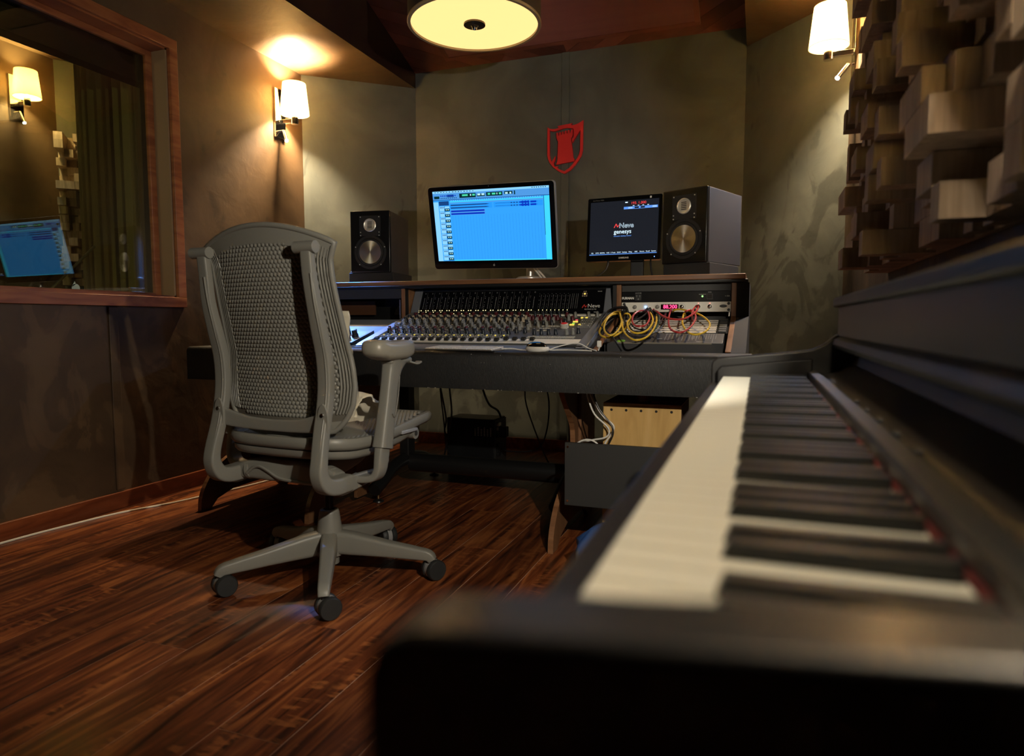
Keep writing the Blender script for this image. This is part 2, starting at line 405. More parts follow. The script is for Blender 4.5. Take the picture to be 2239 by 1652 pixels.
# wood ceiling: sloped front field of diagonal boards, flat field behind
ce = MB(); sl = .37; yk = 3.2
ce.hexa([(-2.24, yk, 2.5+sl*(YB-yk)+.03), (-.09, yk, 2.5+sl*(YB-yk)+.03), (-.09, YB, 2.53), (-2.24, YB, 2.53),
         (-2.24, yk, 2.97), (-.09, yk, 2.97), (-.09, YB, 2.97), (-2.24, YB, 2.97)])
ce.box(-2.24, -.09, YR, yk, ZC+.03, 2.97)
ce = struct(ce.build('ceiling', M('ceil_dark', (.012, .006, .005), .6), smooth=False))
th = math.atan(sl); L_ = (YB - yk) / math.cos(th)
def clip(poly, f):
    out = []
    for i in range(len(poly)):
        a, b = poly[i], poly[(i+1) % len(poly)]; fa, fb = f(a), f(b)
        if fa >= 0: out.append(a)
        if fa * fb < 0: t = fa / (fa - fb); out.append((a[0]+(b[0]-a[0])*t, a[1]+(b[1]-a[1])*t))
    return out
mslope = T(0, YB, 2.5) @ Matrix.Rotation(-th, 4, 'X')       # local: x, -y up the slope, z normal
def board(poly, mat, z0=0, z1=.03, name='ceiling_board'):
    poly = [(a, -b) for a, b in poly]; m = MB(mslope); m.prism(poly, 'z', z0, z1); return m.build(name, mat, ce, smooth=False)
an = R(34); dx, dy = math.cos(an), -math.sin(an)    # boards climb away from the fascia
for side in (0, 1):
    for j in range(-12, 16):
        o_ = j * .088
        nx, ny = -dy, dx
        c0 = (-2.22 + nx*o_, .5 + ny*o_)
        P4 = [(c0[0]-dx*3, c0[1]-dy*3), (c0[0]+dx*3, c0[1]+dy*3), (c0[0]+dx*3+nx*.0855, c0[1]+dy*3+ny*.0855), (c0[0]-dx*3+nx*.0855, c0[1]-dy*3+ny*.0855)]
        for f in (lambda p: p[0]+2.22, lambda p: -1.172-p[0], lambda p: p[1]-.002, lambda p: L_-p[1]):
            P4 = clip(P4, f) if len(P4) > 2 else []
        if len(P4) < 3: continue
        if side: P4 = [(-2*1.171 - a, b) for a, b in P4][::-1]
        board(P4, MATS['ceil_wood'])
pan = board([(-1.92, .115), (-.39, .115), (-.39, .93), (-1.92, .93)], M('ceil_panel', (.22, .086, .09), .38, n=((.6, 14, 6), (.27, .11, .105), .35, .65)), -.012, .01, 'ceiling_panel')
for a, b, c, d in ((-1.95, -.36, .09, .115), (-1.95, -1.92, .115, .93), (-.39, -.36, .115, .93)):
    board([(a, c), (b, c), (b, d), (a, d)], MATS['ceil_wood'], -.018, .01, 'panel_border')

# ------------------------------------------------------------------ observation window
tw = MATS['trim_wood']
win = thing('window_1', 'wood framed observation window into the dark booth', 'window'); del win['category']; struct(win)
for nm, b in (('frame_rail', (XL-.002, XL+.018, WY0-.045, WY1+.045, WZ0-.045, WZ0+.004)), ('frame_rail', (XL-.002, XL+.018, WY0-.045, WY1+.045, WZ1-.004, WZ1+.045)),
              ('frame_stile', (XL-.002, XL+.018, WY1-.002, WY1+.045, WZ0+.004, WZ1-.004)), ('frame_stile', (XL-.002, XL+.018, WY0-.045, WY0+.002, WZ0+.004, WZ1-.004))):
    MB().box(*b).build(nm, tw, win, bevel=.002)
jm = M('jamb', (.30, .20, .105), .5)
for nm, b in (('jamb', (XL-.14, XL-.002, WY1-.012, WY1-.002, WZ0, WZ1)), ('jamb', (XL-.14, XL-.002, WY0+.002, WY0+.012, WZ0, WZ1)), ('sill', (XL-.14, XL-.002, WY0, WY1, WZ0, WZ0+.012)), ('head', (XL-.14, XL-.002, WY0, WY1, WZ1-.012, WZ1))):
    MB().box(*b).build(nm, jm if nm == 'jamb' else tw, win)
for nm, b in (('sash_stile', (XL-.105, XL-.085, WY1-.046, WY1-.012, WZ0+.012, WZ1-.012)), ('sash_rail', (XL-.105, XL-.085, WY0+.012, WY1-.046, WZ0+.012, WZ0+.026)), ('sash_rail', (XL-.105, XL-.085, WY0+.012, WY1-.046, WZ1-.04, WZ1-.012))):
    MB().box(*b).build(nm, tw, win, bevel=.002)
MB().box(XL-.100, XL-.094, WY0+.012, WY1-.044, WZ0+.02, WZ1-.03).build('pane', pane_mat('pane', (.88, .90, .70), 1.5, 2.0), win, smooth=False)

# ------------------------------------------------------------------ the booth seen through the window
ZB = 2.69
wall('wall_booth_far', [(-4.87, -4.75, .2, 3.56, 0, ZB)], brown)
slab('wall_booth_corner', (-4.75, 3.55), (-3.9, 4.35), ZB, grey)
wall('wall_booth_front', [(-3.95, -2.8, 4.35, 4.45, 0, ZB)], brown)
wall('wall_booth_rear', [(-4.87, -2.84, .1, .2, 0, ZB)], brown)
wall('ceiling_booth', [(-4.9, -2.84, .1, 4.5, ZB, ZB+.08)], brown)
wall('floor_booth', [(-4.9, -2.84, .1, 4.5, -.06, 0)], MATS['base_wood'])
wall('beam_booth', [(-3.03, -2.95, .2, 4.3, 2.035, ZB)], M('beam', (.02, .014, .01), .7))
cur = MB()
def cf(u, v):
    a, b = Vector((-3.98, 3.13)), Vector((-2.93, 2.69)); d = (b-a).normalized(); n_ = Vector((d.y, -d.x)); ph = u*52
    o = .038*math.sin(ph)*(1-.25*v) + .014*math.sin(ph*2.3+1); p = a + (b-a)*(u - .02*(1-v)*math.sin(ph*.5)) + n_*o
    return (p.x, p.y, .02 + v*2.6)
cur.grid(160, 10, cf)
tag(cur.build('curtain', M('curtain', (.17, .14, .075), .7, n=((3, 3, .5), (.10, .065, .035), .45, .6))), 'pleated olive curtain hanging in the booth behind the window glass', 'curtain')
# boom of a microphone stand, with a small round pick clipped low on it
bt = thing('microphone_stand', 'thin black boom stand leaning behind the lower corner of the glass', 'stand', (-3.3, 2.30, 0))
MB().cyl((0, 0, .02), (0, 0, .95), .009).build('pole', MATS['steel_black'], bt)
MB().cyl((0, -.12, .80), (0, .34, 1.235), .006).build('boom', MATS['alu'], bt)
for t_ in (0, 120, 240): MB().tube([(0, 0, .10), (.12*math.cos(R(t_)), .12*math.sin(R(t_)), .05), (.26*math.cos(R(t_)), .26*math.sin(R(t_)), .012)], .009, sub=4).build('leg', MATS['steel_black'], bt)
st = MB(T(XL-.0925, 2.135, .985)); st.lathe([(0, 0), (.019, 0), (.019, .0006), (0, .0006)], 20, 'x'); st.prism([(-.020, .004), (-.004, .030), (.002, .018)], 'x', 0, .0006)
tag(st.build('window_sticker', M('sticker', (.45, .55, .42), .5)), 'pale round sticker on the lower part of the window glass', 'sticker')

# ------------------------------------------------------------------ skyline diffusers
BS = .0555
bmesh_ = {}
def block(lv):
    if lv not in bmesh_:
        bmesh_[lv] = MB().box(0, lv, .0006, BS-.0006, .0006, BS-.0006).mesh('block', MATS['block_wood'], smooth=False)
    return bmesh_[lv]
def diffuser(label, loc, rz, ny, nz, levels, group, rnd, skip=None):
    t = thing('diffuser_panel', label, 'diffuser', loc, rz, group)
    MB().box(0, .012, 0, ny*BS, 0, nz*BS).build('backing', MATS['block_wood'], t, smooth=False)
    prev = [0]*nz
    for j in range(ny):
        for k in range(nz):
            lv = rnd.choice(levels)
            if rnd.random() < .14 and prev[k]: lv = prev[k]
            prev[k] = lv
            if skip and skip(j, k): continue
            if lv: inst('block', block(lv), t, (.012, j*BS, k*BS))
    return t
rnd = random.Random(21)
LV = [0, .03, .03, .055, .055, .085, .115, .145]
# local x points out of the wall: right wall -> rotate 180 degrees about z
zb = .99
names = ['nearest the lens', 'second from the lens', 'at the far end']
for c in range(3):
    for r_ in range(2):
        y_hi = .72 + (c+1)*10*BS
        lab = ['lower', 'upper'][r_] + ' wooden skyline diffuser of square blocks on the right wall, ' + names[c]
        diffuser(lab, (XR, y_hi, zb + r_*10*BS), 180, 10, 10, LV, 'skyline diffusers on the right wall', rnd)
# a smaller diffuser on the booth corner wall
a_ = math.degrees(math.atan2(4.35-3.55, -3.9+4.75))
diffuser('wooden block diffuser on the corner wall inside the booth', (-4.748, 3.558, 1.10), a_-90, 12, 19, [0, .03, .055, .085, .115, .145, .17], 'diffuser in the booth', random.Random(5))

# ------------------------------------------------------------------ sconces
warm = (1, .735, .43)
def sconce(label, loc, rz, bulb, led, ledcol=(.28, .54, 1), aim=(.55, 0, -1), size=75, blend=.7, led_m=None, bz=.095, ax=.115, bcol=None, grp='wall sconces with a reading light'):
    t = thing('wall_sconce', label, 'sconce', loc, rz, grp)
    MB().box(0, .014, -.045, .045, -.125, .155).build('back_plate', M('mirror_plate', (.8, .78, .74), .06, 1), t, bevel=.001)
    MB().box(.014, ax, -.012, .012, -.045, -.022).build('arm', MATS['chrome'], t, bevel=.002)
    MB().cyl((ax, 0, -.055), (ax, 0, -.004), .020, n=20).build('socket', MATS['chrome'], t)
    s = MB(); s.lathe([(.082, 0), (.080, .001), (.0645, .175), (.0660, .176), (.0835, 0), (.082, 0)], 40, c=(ax, 0, 0))
    s.build('shade', MATS['shade'] if 'shade' in MATS else shade_mat('shade', (.85, .72, .45), .72, (1, .88, .62)), t)
    b = MB(); b.lathe([(0, -.004), (.010, .0), (.010, .02), (.014, .03), (.014, .04), (.008, .05), (0, .052)], 16, c=(ax, 0, 0 if bz > .07 else .09))
    b.build('bulb', glow('bulb_glow', (1, .72, .36), 40), t)
    l = light('POINT', 'bulb_light', (ax, 0, bz), bulb, bcol or warm, t, shadow_soft_size=.03)
    d = Vector(aim).normalized(); p0 = Vector((.035, .0, -.085)); p1 = p0 + d*.085
    MB().cyl((.014, 0, -.085), (.035, 0, -.085), .007).build('reading_joint', MATS['chrome'], t)
    rd = MB().cyl(p0, p1, .0105, n=16).build('reading_head', MATS['chrome'], t)
    MB().cyl(p1, p1 + d*.003, .0095, n=16).build('led', led_m or glow('led_glow', (.55, .8, 1), 60), rd)
    if led:
        s_ = light('SPOT', 'reading_light', p1 + d*.008, led, ledcol, t, shadow_soft_size=.012, spot_size=R(size), spot_blend=blend)
        s_.rotation_euler = d.to_track_quat('-Z', 'Y').to_euler()
    return t
sconce('lit wall sconce on the brown wall beside the window', (XL, 3.39, 2.045), 0, P_BULB, P_LED*6, ledcol=(.04, .27, 1), aim=(.72, -.54, -1.15), size=34, blend=.8)
sconce('lit wall sconce half hidden behind the wooden block diffuser', (XR, 3.40, 2.05), 180, P_BULB*.75, P_LED*.34, aim=(.7, .6, -1.0), size=95)
sconce('lit wall sconce inside the booth, seen through the window', (-4.75, 3.27, 2.33), 0, P_BULB*.24, P_LED*.1, bz=.08)
sconce('added unseen sconce on the rear wall of the booth, lighting the curtain', (-3.75, .2, 1.95), 90, P_BULB*.08, 16, bz=.05, ledcol=(1, .78, .42), aim=(2.6, -.35, -.35), led_m=glow('added_led_glow', (1, .85, .6), 40), size=60)  # extra lamp added out of view to brighten the curtain
sconce('wall sconce on the right wall above the piano, just out of frame', (XR, .45, 1.375), 180, P_BULB*.14, P_KEY, bz=.055, ax=.22, bcol=(1, .85, .64), ledcol=(1, .90, .74), aim=(1.4, -1.32, -.25), led_m=glow('key_glow', (1, .9, .72), 60), size=84, blend=.35)

# ------------------------------------------------------------------ pendant drum
pd = thing('pendant_lamp', 'large brown drum pendant with glowing round diffuser', 'lamp', (-1.17, 2.75, 2.095))
RD = .275
MB().lathe([(RD, -.004), (RD+.006, -.004), (RD+.006, .19), (RD-.004, .19), (RD-.004, .0), (RD, -.004)], 72).build('drum_shade', M('drum', (.050, .036, .024), .6, bump=((60, 60, 900), .2)), pd)
MB().lathe([(RD+.0065, -.006), (RD+.008, -.004), (RD+.008, .004), (RD+.0062, .006), (RD-.006, .006), (RD-.006, -.006), (RD+.0065, -.006)], 72).build('rim', M('rim', (.35, .25, .13), .4), pd)
dm = bpy.data.materials.new('diffuser_glass'); dm.use_nodes = True; nt = dm.node_tree; nt.nodes.remove(nt.nodes['Principled BSDF'])
d1 = N(nt, 'ShaderNodeBsdfTranslucent'); d1.inputs[0].default_value = (1, .96, .86, 1)
d2 = N(nt, 'ShaderNodeBsdfDiffuse'); d2.inputs[0].default_value = (.85, .79, .64, 1)
dx_ = N(nt, 'ShaderNodeMixShader'); dx_.inputs[0].default_value = .6
em = N(nt, 'ShaderNodeEmission'); em.inputs[0].default_value = (1, .80, .50, 1); em.inputs[1].default_value = .14
ad_ = N(nt, 'ShaderNodeAddShader')
nt.links.new(d2.outputs[0], dx_.inputs[1]); nt.links.new(d1.outputs[0], dx_.inputs[2]); nt.links.new(dx_.outputs[0], ad_.inputs[0]); nt.links.new(em.outputs[0], ad_.inputs[1])
nt.links.new(ad_.outputs[0], nt.nodes['Material Output'].inputs[0])
MB().lathe([(0, .003), (RD-.006, .003)], 72).build('diffuser', dm, pd)
fin = MB().lathe([(0, -.012), (.012, -.012), (.016, -.006), (.046, -.004), (.046, .003), (0, .003)], 28).build('finial_plate', M('bronze', (.10, .075, .05), .3, .8), pd)
MB().lathe([(0, -.024), (.008, -.021), (.011, -.014), (.008, -.011), (0, -.011)], 14).build('finial_knob', MATS['chrome'], fin)
MB().cyl((0, 0, .006), (0, 0, .775), .012).build('stem', M('bronze2', (.05, .04, .03), .4, .6), pd)
MB().lathe([(0, .74), (.07, .74), (.07, .775), (0, .775)], 28).build('canopy', MATS['drum'], pd)
for a in range(3): MB().cyl((0, 0, .17), (RD-.003, 0, .17) if a == 0 else (RD*math.cos(R(120*a))*.985, RD*math.sin(R(120*a))*.985, .17), .003, n=6).build('spoke', MATS['bronze2'], pd)
light('POINT', 'pendant_bulb', (.05, -.12, .105), P_PEND, (1, .86, .62), pd, shadow_soft_size=.025)
# ================================================================== DESK
DX0, DX1, DY = -2.335, -.02, 2.28
desk = thing('studio_desk', 'long black studio desk with wood edged shelf and padded armrest', 'desk', (-1.175, 2.6, 0))
DK = T(1.175, -2.6, 0)
def dk(name, m, mat, **kw): return m.build(name, mat, desk, **kw)
bx = lambda *a: MB(DK).box(*a)
lw, bm_, dw, dwv = MATS['leatherette'], MATS['black_matte'], MATS['desk_wood'], MATS['desk_wood_v']
# padded armrest with a rounded top front edge
pr = [(2.28, .592), (2.28, .712), (2.2825, .722), (2.289, .729), (2.298, .732), (2.405, .733), (2.405, .592)]
dk('armrest', MB(DK).prism(pr, 'x', DX0, DX1), lw, ang=30)
sf = MB(DK); rs_ = random.Random(12)
for k in range(34):
    x_ = rs_.uniform(-1.75, -.15); w_ = rs_.uniform(.001, .006); h_ = rs_.uniform(.0006, .0018)
    if k % 3: sf.box(x_, x_+w_, 2.2797, 2.2803, .5920, .5922+h_)                   # chipped lower edge
    else: z_ = rs_.choice((.7195, .7205, .718, .69)); sf.box(x_, x_+w_*.6, 2.2796 if z_ < .71 else 2.2799, 2.2835, z_, z_+h_)
stuff(dk('scuff_marks', sf, M('scuff', (.45, .43, .38), .7), smooth=False))
dk('shading_deck', bx(DX0+.01, DX1-.01, 2.405, 3.98, .60, .64), bm_, smooth=False)  # rear stretched out of view to shade the wall under the desk
dk('back_panel', bx(DX0+.03, DX1-.03, 3.23, 3.25, .64, .985), bm_, smooth=False)
# overbridge shelf: wood top with wood nosing, black fascia under it
dk('shelf_top', bx(-2.29, -.055, 2.85, 3.60, 1.010, 1.031), dw, bevel=.003)  # reaches further back, unseen, to help shade the wall below
dk('shelf_fascia', bx(-2.30, -.045, 2.853, 3.59, .9972, 1.0098), MATS['black'], bevel=.003)
sp = [(2.88, .997), (2.88, .862), (2.49, .750), (2.405, .734), (2.405, .64), (3.23, .64), (3.23, .997)]
def side(x0, x1, mat): dk('side_panel', MB(DK).prism(sp, 'x', x0, x1), mat, smooth=False)
side(-2.31, -2.262, bm_); side(-.088, -.040, bm_)
dk('side_panel', bx(-1.60, -1.583, 2.87, 3.23, .64, .997), MATS['black'], smooth=False); side(-.590, -.574, MATS['black'])
ep = [(2.876, .997), (2.876, .861), (2.482, .748), (2.43, .737), (2.435, .733), (2.49, .742), (2.886, .856), (2.886, .997)]
for x0 in (-2.262, -1.605, -.5735, -.108):
    dk('wood_edging', MB(DK).prism(ep if x0 not in (-1.605,) else [(2.868, .997), (2.868, .855), (2.90, .855), (2.90, .997)], 'x', x0, x0+.02), dwv, bevel=.0015)
dk('wood_cheek', MB(DK).prism([(2.90, .997), (2.90, .855), (2.76, .832), (3.0, .832), (3.0, .997)], 'x', -1.5845, -1.5795), dwv, smooth=False)
# left bay: fascia, open rack space with a half round air hole, sloped desk plate
dk('bay_fascia', bx(-2.242, -1.605, 2.87, 2.885, .950, .997), MATS['dark_grey'], smooth=False)
hp = MB(DK)
arc = [(-1.72 + .055*math.cos(R(a)), .876 + .052*math.sin(R(a))) for a in range(0, 181, 15)]
for a0, a1 in ((-1.665, -1.682), (-1.688, -1.722), (-1.728, -1.775)):
    q = [p for p in arc if min(a0, a1) <= p[0] <= max(a0, a1)]
    lo, hi = min(a0, a1), max(a0, a1); f = lambda x_: .876 + math.sqrt(max(0, .0552**2 - (x_+1.72)**2)) * .95
    xs = [hi - (hi-lo)*i/6 for i in range(7)]
    hp.prism([(lo, .876), (hi, .876)] + [(x_, max(.8765, f(x_))) for x_ in xs], 'y', 3.10, 3.102)
dk('air_hole_light', hp, M('hole', (.42, .40, .33), .6), smooth=False)  # pale colour paints in the lit wall seen through the hole
dk('bay_back_board', bx(-2.2, -1.86, 3.05, 3.06, .875, .945), M('board_brown', (.11, .045, .02), .5), smooth=False)
dk('bay_rail', bx(-1.618, -1.612, 2.872, 2.90, .856, .945), MATS['alu'], smooth=False)
dk('rack_rail', bx(-.118, -.112, 2.905, 2.92, .862, .975), MATS['alu'], smooth=False)
dk('bay_back', bx(-2.242, -1.605, 3.106, 3.115, .80, .997), MATS['black'], smooth=False)
dk('bay_back', bx(-.555, -.11, 3.0, 3.01, .66, .997), MATS['black'], smooth=False)
dk('bay_fascia', bx(-.5535, -.108, 2.895, 2.91, .967, .997), MATS['dark_grey'], smooth=False)
dk('rear_panel', bx(-1.57, -.60, 3.04, 3.06, .66, .997), MATS['black'], smooth=False)
# pedestals: curved wooden side panels with black boxes between them
prof = [(2.42, .592), (2.47, .54), (2.55, .47), (2.60, .41), (2.60, .30), (2.54, .24), (2.455, .205), (2.385, .165), (2.335, .11), (2.308, .055), (2.302, 0),
        (2.36, 0), (2.40, .035), (2.50, .06), (2.72, .06), (2.80, .035), (2.84, 0), (2.90, 0), (2.90, .592)]
_c, _ = spline([Vector((0, *q)) for q in prof[:11]], [1]*11, 4)
prof = [(v.y, v.z) for v in _c] + prof[11:]; NP = len(_c)
def ped(x0): 
    dk('pedestal_side', MB(DK).prism(prof, 'x', x0, x0+.018), M('inner_wood', (.19, .085, .036), .5, n=((14, 14, 2), (.26, .13, .06), .35, .7)), smooth=False)
    q = prof[:NP]; m = MB(DK)
    for a, b in zip(q[:-1], q[1:]):
        n_ = Vector((0, b[0]-a[0], b[1]-a[1])).normalized(); d = Vector((0, n_.z, -n_.y)) * .0025
        m.hexa([(x0-.001, a[0]-d.y*0, a[1]), (x0+.019, a[0], a[1]), (x0+.019, b[0], b[1]), (x0-.001, b[0], b[1])] +
               [(x0-.001, a[0]+d.y, a[1]+d.z), (x0+.019, a[0]+d.y, a[1]+d.z), (x0+.019, b[0]+d.y, b[1]+d.z), (x0-.001, b[0]+d.y, b[1]+d.z)])
    dk('pedestal_edge', m, dw, smooth=False)
for x0 in (-2.325, -1.757, -.698, -.085): ped(x0)
for x0, x1, y0, y1 in ((-.634, -.086, 2.300, 2.316),):
    dk('pedestal_box', bx(x0-.004, x1, y0, y1, .186, .413), MATS['dark_grey'], bevel=.002)
    for z_ in (.203, .398): dk('screw', MB(DK).cyl((x0+.008, y0-.002, z_), (x0+.008, y0+.004, z_), .004, n=10), MATS['chrome'])
for x0, x1 in ((-2.305, -1.757),):
    dk('pedestal_shelf', bx(x0, x1, 2.316 if x0 > -1 else 2.62, 2.90, .186, .20), MATS['black'], smooth=False)
    dk('pedestal_box', bx(x0, x1, 2.88 if x0 > -1 else 2.62, 2.90 if x0 > -1 else 2.64, .20, .41 if x0 > -1 else .57), MATS['black'], smooth=False)
dk('pedestal_inner', bx(-1.738, -1.72, 2.64, 2.90, .03, .592), MATS['inner_wood'], smooth=False)
dk('pedestal_inner', bx(-.680, -.668, 2.66, 2.90, .20, .592), MATS['inner_wood'], smooth=False)

# steel stand of the console: two splayed T legs and a round beam
stand = thing('console_stand', 'black steel stand with round beam and levelling feet under the desk', 'stand', (-1.2, 3.0, 0))
SK = T(1.2, -3.0, 0)
MB(SK).cyl((-1.63, 3.0, .135), (-.80, 3.0, .135), .046, n=24).build('beam', MATS['steel_black'], stand)
for x_ in (-1.655, -.78):
    MB(SK).box(x_-.026, x_+.026, 2.965, 3.035, .135, .598).build('column', MATS['steel_black'], stand, bevel=.006)
    MB(SK).tube([(x_, 2.68, .062), (x_, 2.74, .085), (x_, 2.86, .135), (x_, 3.0, .155), (x_, 3.14, .135), (x_, 3.27, .085), (x_, 3.33, .062)], .032, n=12, sub=4).build('foot_bar', MATS['steel_black'], stand)
    for y_ in (2.715, 3.298):
        f_ = MB(SK).lathe([(0, 0), (.026, 0), (.024, .006), (.008, .014), (0, .015)], 18, c=(x_, y_, 0)).build('foot', MATS['steel_black'], stand)
        MB(SK).cyl((x_, y_, .012), (x_, y_, .09), .0055, n=10).build('foot_bolt', MATS['brass'], f_)

# ================================================================== MIXING CONSOLE
con = thing('mixing_console', 'wide analogue mixing console with rows of small knobs', 'mixing console', (-1.09, 2.65, 0))
CK = T(1.09, -2.65, 0)
CX0, CX1 = -1.576, -.594
tht = math.atan((.86-.745)/(2.88-2.45))
SL = CK @ T(0, 2.45, .745) @ Matrix.Rotation(tht, 4, 'X')          # local: x world, y up the slope, z off the surface
Vy = lambda Y: (Y - 2.45) / math.cos(tht)
cp = [(2.407, .642), (2.407, .737), (2.44, .7415), (2.905, .8655), (2.965, .992), (3.03, .992), (3.03, .642)]
MB(CK).prism(cp, 'x', CX0, CX1).build('chassis', MATS['console_grey'], con, ang=25)
for x0 in (CX0, CX1-.042):                                            # end cheeks, proud of the surface
    q = [(2.42, .742), (2.44, .752), (2.90, .882), (2.955, .995), (3.02, .995), (2.9, .84)]
    MB(CK).prism(q, 'x', x0, x0+.042).build('end_cheek', MATS['console_grey'], con, bevel=.004)
fx0, fx1 = CX0+.042, CX1-.042
MB(SL).box(fx0, fx1, Vy(2.478), Vy(2.902), .0, .004).build('control_surface', MATS['console_face'], con, smooth=False)
MB(SL).box(fx0, fx1, Vy(2.478), Vy(2.535), .004, .0052).build('fader_strip', MATS['cream'], con, smooth=False)
MB(SL).box(fx0, fx1, Vy(2.884), Vy(2.902), .004, .009).build('label_strip', MATS['cream'], con, smooth=False)
# meter bridge panel
mt_ = math.atan2(.992-.8655, 2.965-2.905)
MP = CK @ T(0, 2.905, .8665) @ Matrix.Rotation(mt_ - R(90), 4, 'X')   # local: x, z up the panel, -y off it
mh = math.hypot(.992-.8655, .06)
MB(MP).box(fx0-.0, fx1, -.004, 0, .002, mh-.012).build('meter_panel', M('meter_black', (.004, .004, .005), .25), con, smooth=False)
mm_ = MB(MP); lt = MB(MP); c_w, c_y, c_r, c_d = 0, 1, 2, 3
for i in range(16):
    x_ = -1.525 + i*.037
    mm_.quad(x_-.0185+.0005, x_-.0185+.0012, .034, mh-.018, -.0046, 3)
    for k in range(12): mm_.quad(x_+.0072, x_+.0090, .036+k*.0050, .0381+k*.0050, -.0046, 0)
    for k in range(2): mm_.quad(x_+.0055, x_+.0115, mh-.022-k*.004, mh-.0205-k*.004, -.0046, 3)
    for k, z_ in enumerate((.036, .045, .053, .068, .088, .096)): mm_.quad(x_-.0112, x_-.0093, z_, z_+.0019, -.0046, 0)
    for k in range(7):
        for r_ in range(4): mm_.quad(x_-.015+k*.0048, x_-.0135+k*.0048, .008+r_*.0052, .0093+r_*.0052, -.0046, 3)
    for dx_ in (-.010, .002): lt.quad(x_+dx_-.0020, x_+dx_+.0020, .0245, .0285, -.0048, 1)
    if i in (0, 1, 2, 3): lt.quad(x_-.011+i*.002, x_-.0075+i*.002, .0165, .020, -.0048, 1)
    if i in (4, 5, 6, 7): lt.quad(x_-.014+(i-4)*.004, x_-.0108+(i-4)*.004, .0085, .0115, -.0048, 1)
for i in range(10):
    x_ = -.934 + i*.0190
    if i < 8:
        for k in range(13): mm_.quad(x_+.004, x_+.0053, .033+k*.0056, .0346+k*.0056, -.0046, 0)
        for z_ in (.036, .045, .055, .075, .095, .107): mm_.quad(x_-.004, x_-.0028, z_, z_+.0014, -.0046, 0)
        lt.quad(x_-.0005, x_+.0025, .0245, .028, -.0048, 1)
        mm_.quad(x_-.004, x_+.007, .012, .013, -.0046, 3); mm_.quad(x_-.004, x_+.007, .018, .019, -.0046, 3)
    else:
        for dx_ in (-.004, .004):
            for k in range(14): mm_.quad(x_+dx_, x_+dx_+.0013, .035+k*.0053, .0366+k*.0053, -.0046, 0)
for r_, xs in enumerate(((0, 1), (-.5, .5, 1.5), (-.5, .5, 1.5))):
    for q, xx in enumerate(xs): lt.quad(-.733+xx*.0085-.003, -.733+xx*.0085+.003, mh-.028-r_*.0105, mh-.021-r_*.0105, -.0048, 2 if (r_ == 1 and q == 1) else 0)
stuff(mm_.build('meter_scales', [M('print_white', (.85, .85, .80), .6), MATS['cream'], MATS['red_paint'], M('print_grey', (.22, .22, .21), .6)], con, smooth=False))
stuff(lt.build('panel_lights', [M('btn_pale', (.32, .25, .18), .5), glow('lamp_yellow', (1, .80, .32), 2.2), glow('lamp_amber', (1, .55, .10), 2.0)], con, smooth=False))
def zig(m, x, z, s, y, mi=0):
    for a in ([(0, 0), (.16, 0), (.50, .95), (.36, .95)], [(.36, .95), (.50, .95), (.80, .12), (.62, .12)], [(.62, .12), (.80, .12), (1.05, .80), (1.0, .80)]):
        m.add([(x+q[0]*s, y, z+q[1]*s*.75) for q in a], [(0, 1, 2, 3)], mi)
zm = MB(MP); zig(zm, -.735, .036, .023, -.0047); zm.build('logo_zigzag', M('logo_red', (.75, .05, .04), .5), con, smooth=False)
text('logo_lettering', 'Neve', .026, MP @ T(-.682, -.0045, .045), MATS['print_white'], con)
text('logo_lettering', 'G E N E S Y S', .008, MP @ T(-.696, -.0045, .0285), MATS['print_white'], con, sx=1.15)
text('print', '16 CH', .006, MP @ T(-.672, -.0045, .015), MATS['print_white'], con)
text('print', 'PHONES', .005, MP @ T(-.662, -.0045, mh-.024), MATS['print_white'], con)
# knobs: every knob its own piece
def knob(r, h, cap, body):
    m = MB(); m.lathe([(0, 0), (r*1.25, 0), (r*1.2, h*.25), (r, h*.32), (r*.9, h*.96), (r*.75, h), (0, h)], 10)
    m.box(-r*.12, r*.12, 0, r*.95, h, h+.0006, 1)
    return m.mesh('knob', [body, cap])
wp = M('pointer', (.7, .7, .66), .5)
KB = {'maroon': knob(.0095, .023, wp, M('k_maroon', (.085, .008, .014), .35)), 'grey': knob(.0070, .0235, wp, M('k_grey', (.20, .20, .185), .4)),
      'navy': knob(.0070, .0235, wp, M('k_navy', (.010, .014, .022), .35)), 'beige': knob(.0068, .019, wp, M('k_beige', (.50, .42, .30), .45)),
      'smaroon': knob(.0068, .0225, wp, M('k_maroon', (0, 0, 0)))}
rk = SL.to_quaternion().to_euler()
def put(kind, x, Y, z=.004): inst('knob', KB[kind], con, SL @ Vector((x, Vy(Y), z)), rk)
for i in range(16):
    x_ = -1.525 + i*.037
    put('maroon', x_, 2.868)
    put('navy', x_-.009, 2.822); put('beige', x_+.008, 2.826)
    put('navy', x_-.010, 2.786); put('beige', x_+.007, 2.790)
    put('grey', x_-.002, 2.752); put('grey', x_+.010, 2.722)
    put('grey', x_-.008, 2.696); put('grey', x_+.006, 2.668)
    put('smaroon' if i % 3 != 2 else 'grey', x_-.009, 2.640); put('navy', x_+.008, 2.604)
for i in range(4):
    x_ = -.933 + i*.037
    put('navy', x_, 2.868); put('smaroon', x_-.009, 2.822); put('smaroon', x_+.008, 2.815)
    put('grey', x_, 2.775); put('navy', x_+.006, 2.735); put('grey', x_-.008, 2.705)
    if i < 2: put('grey', x_-.002, 2.665); put('navy', x_, 2.62)
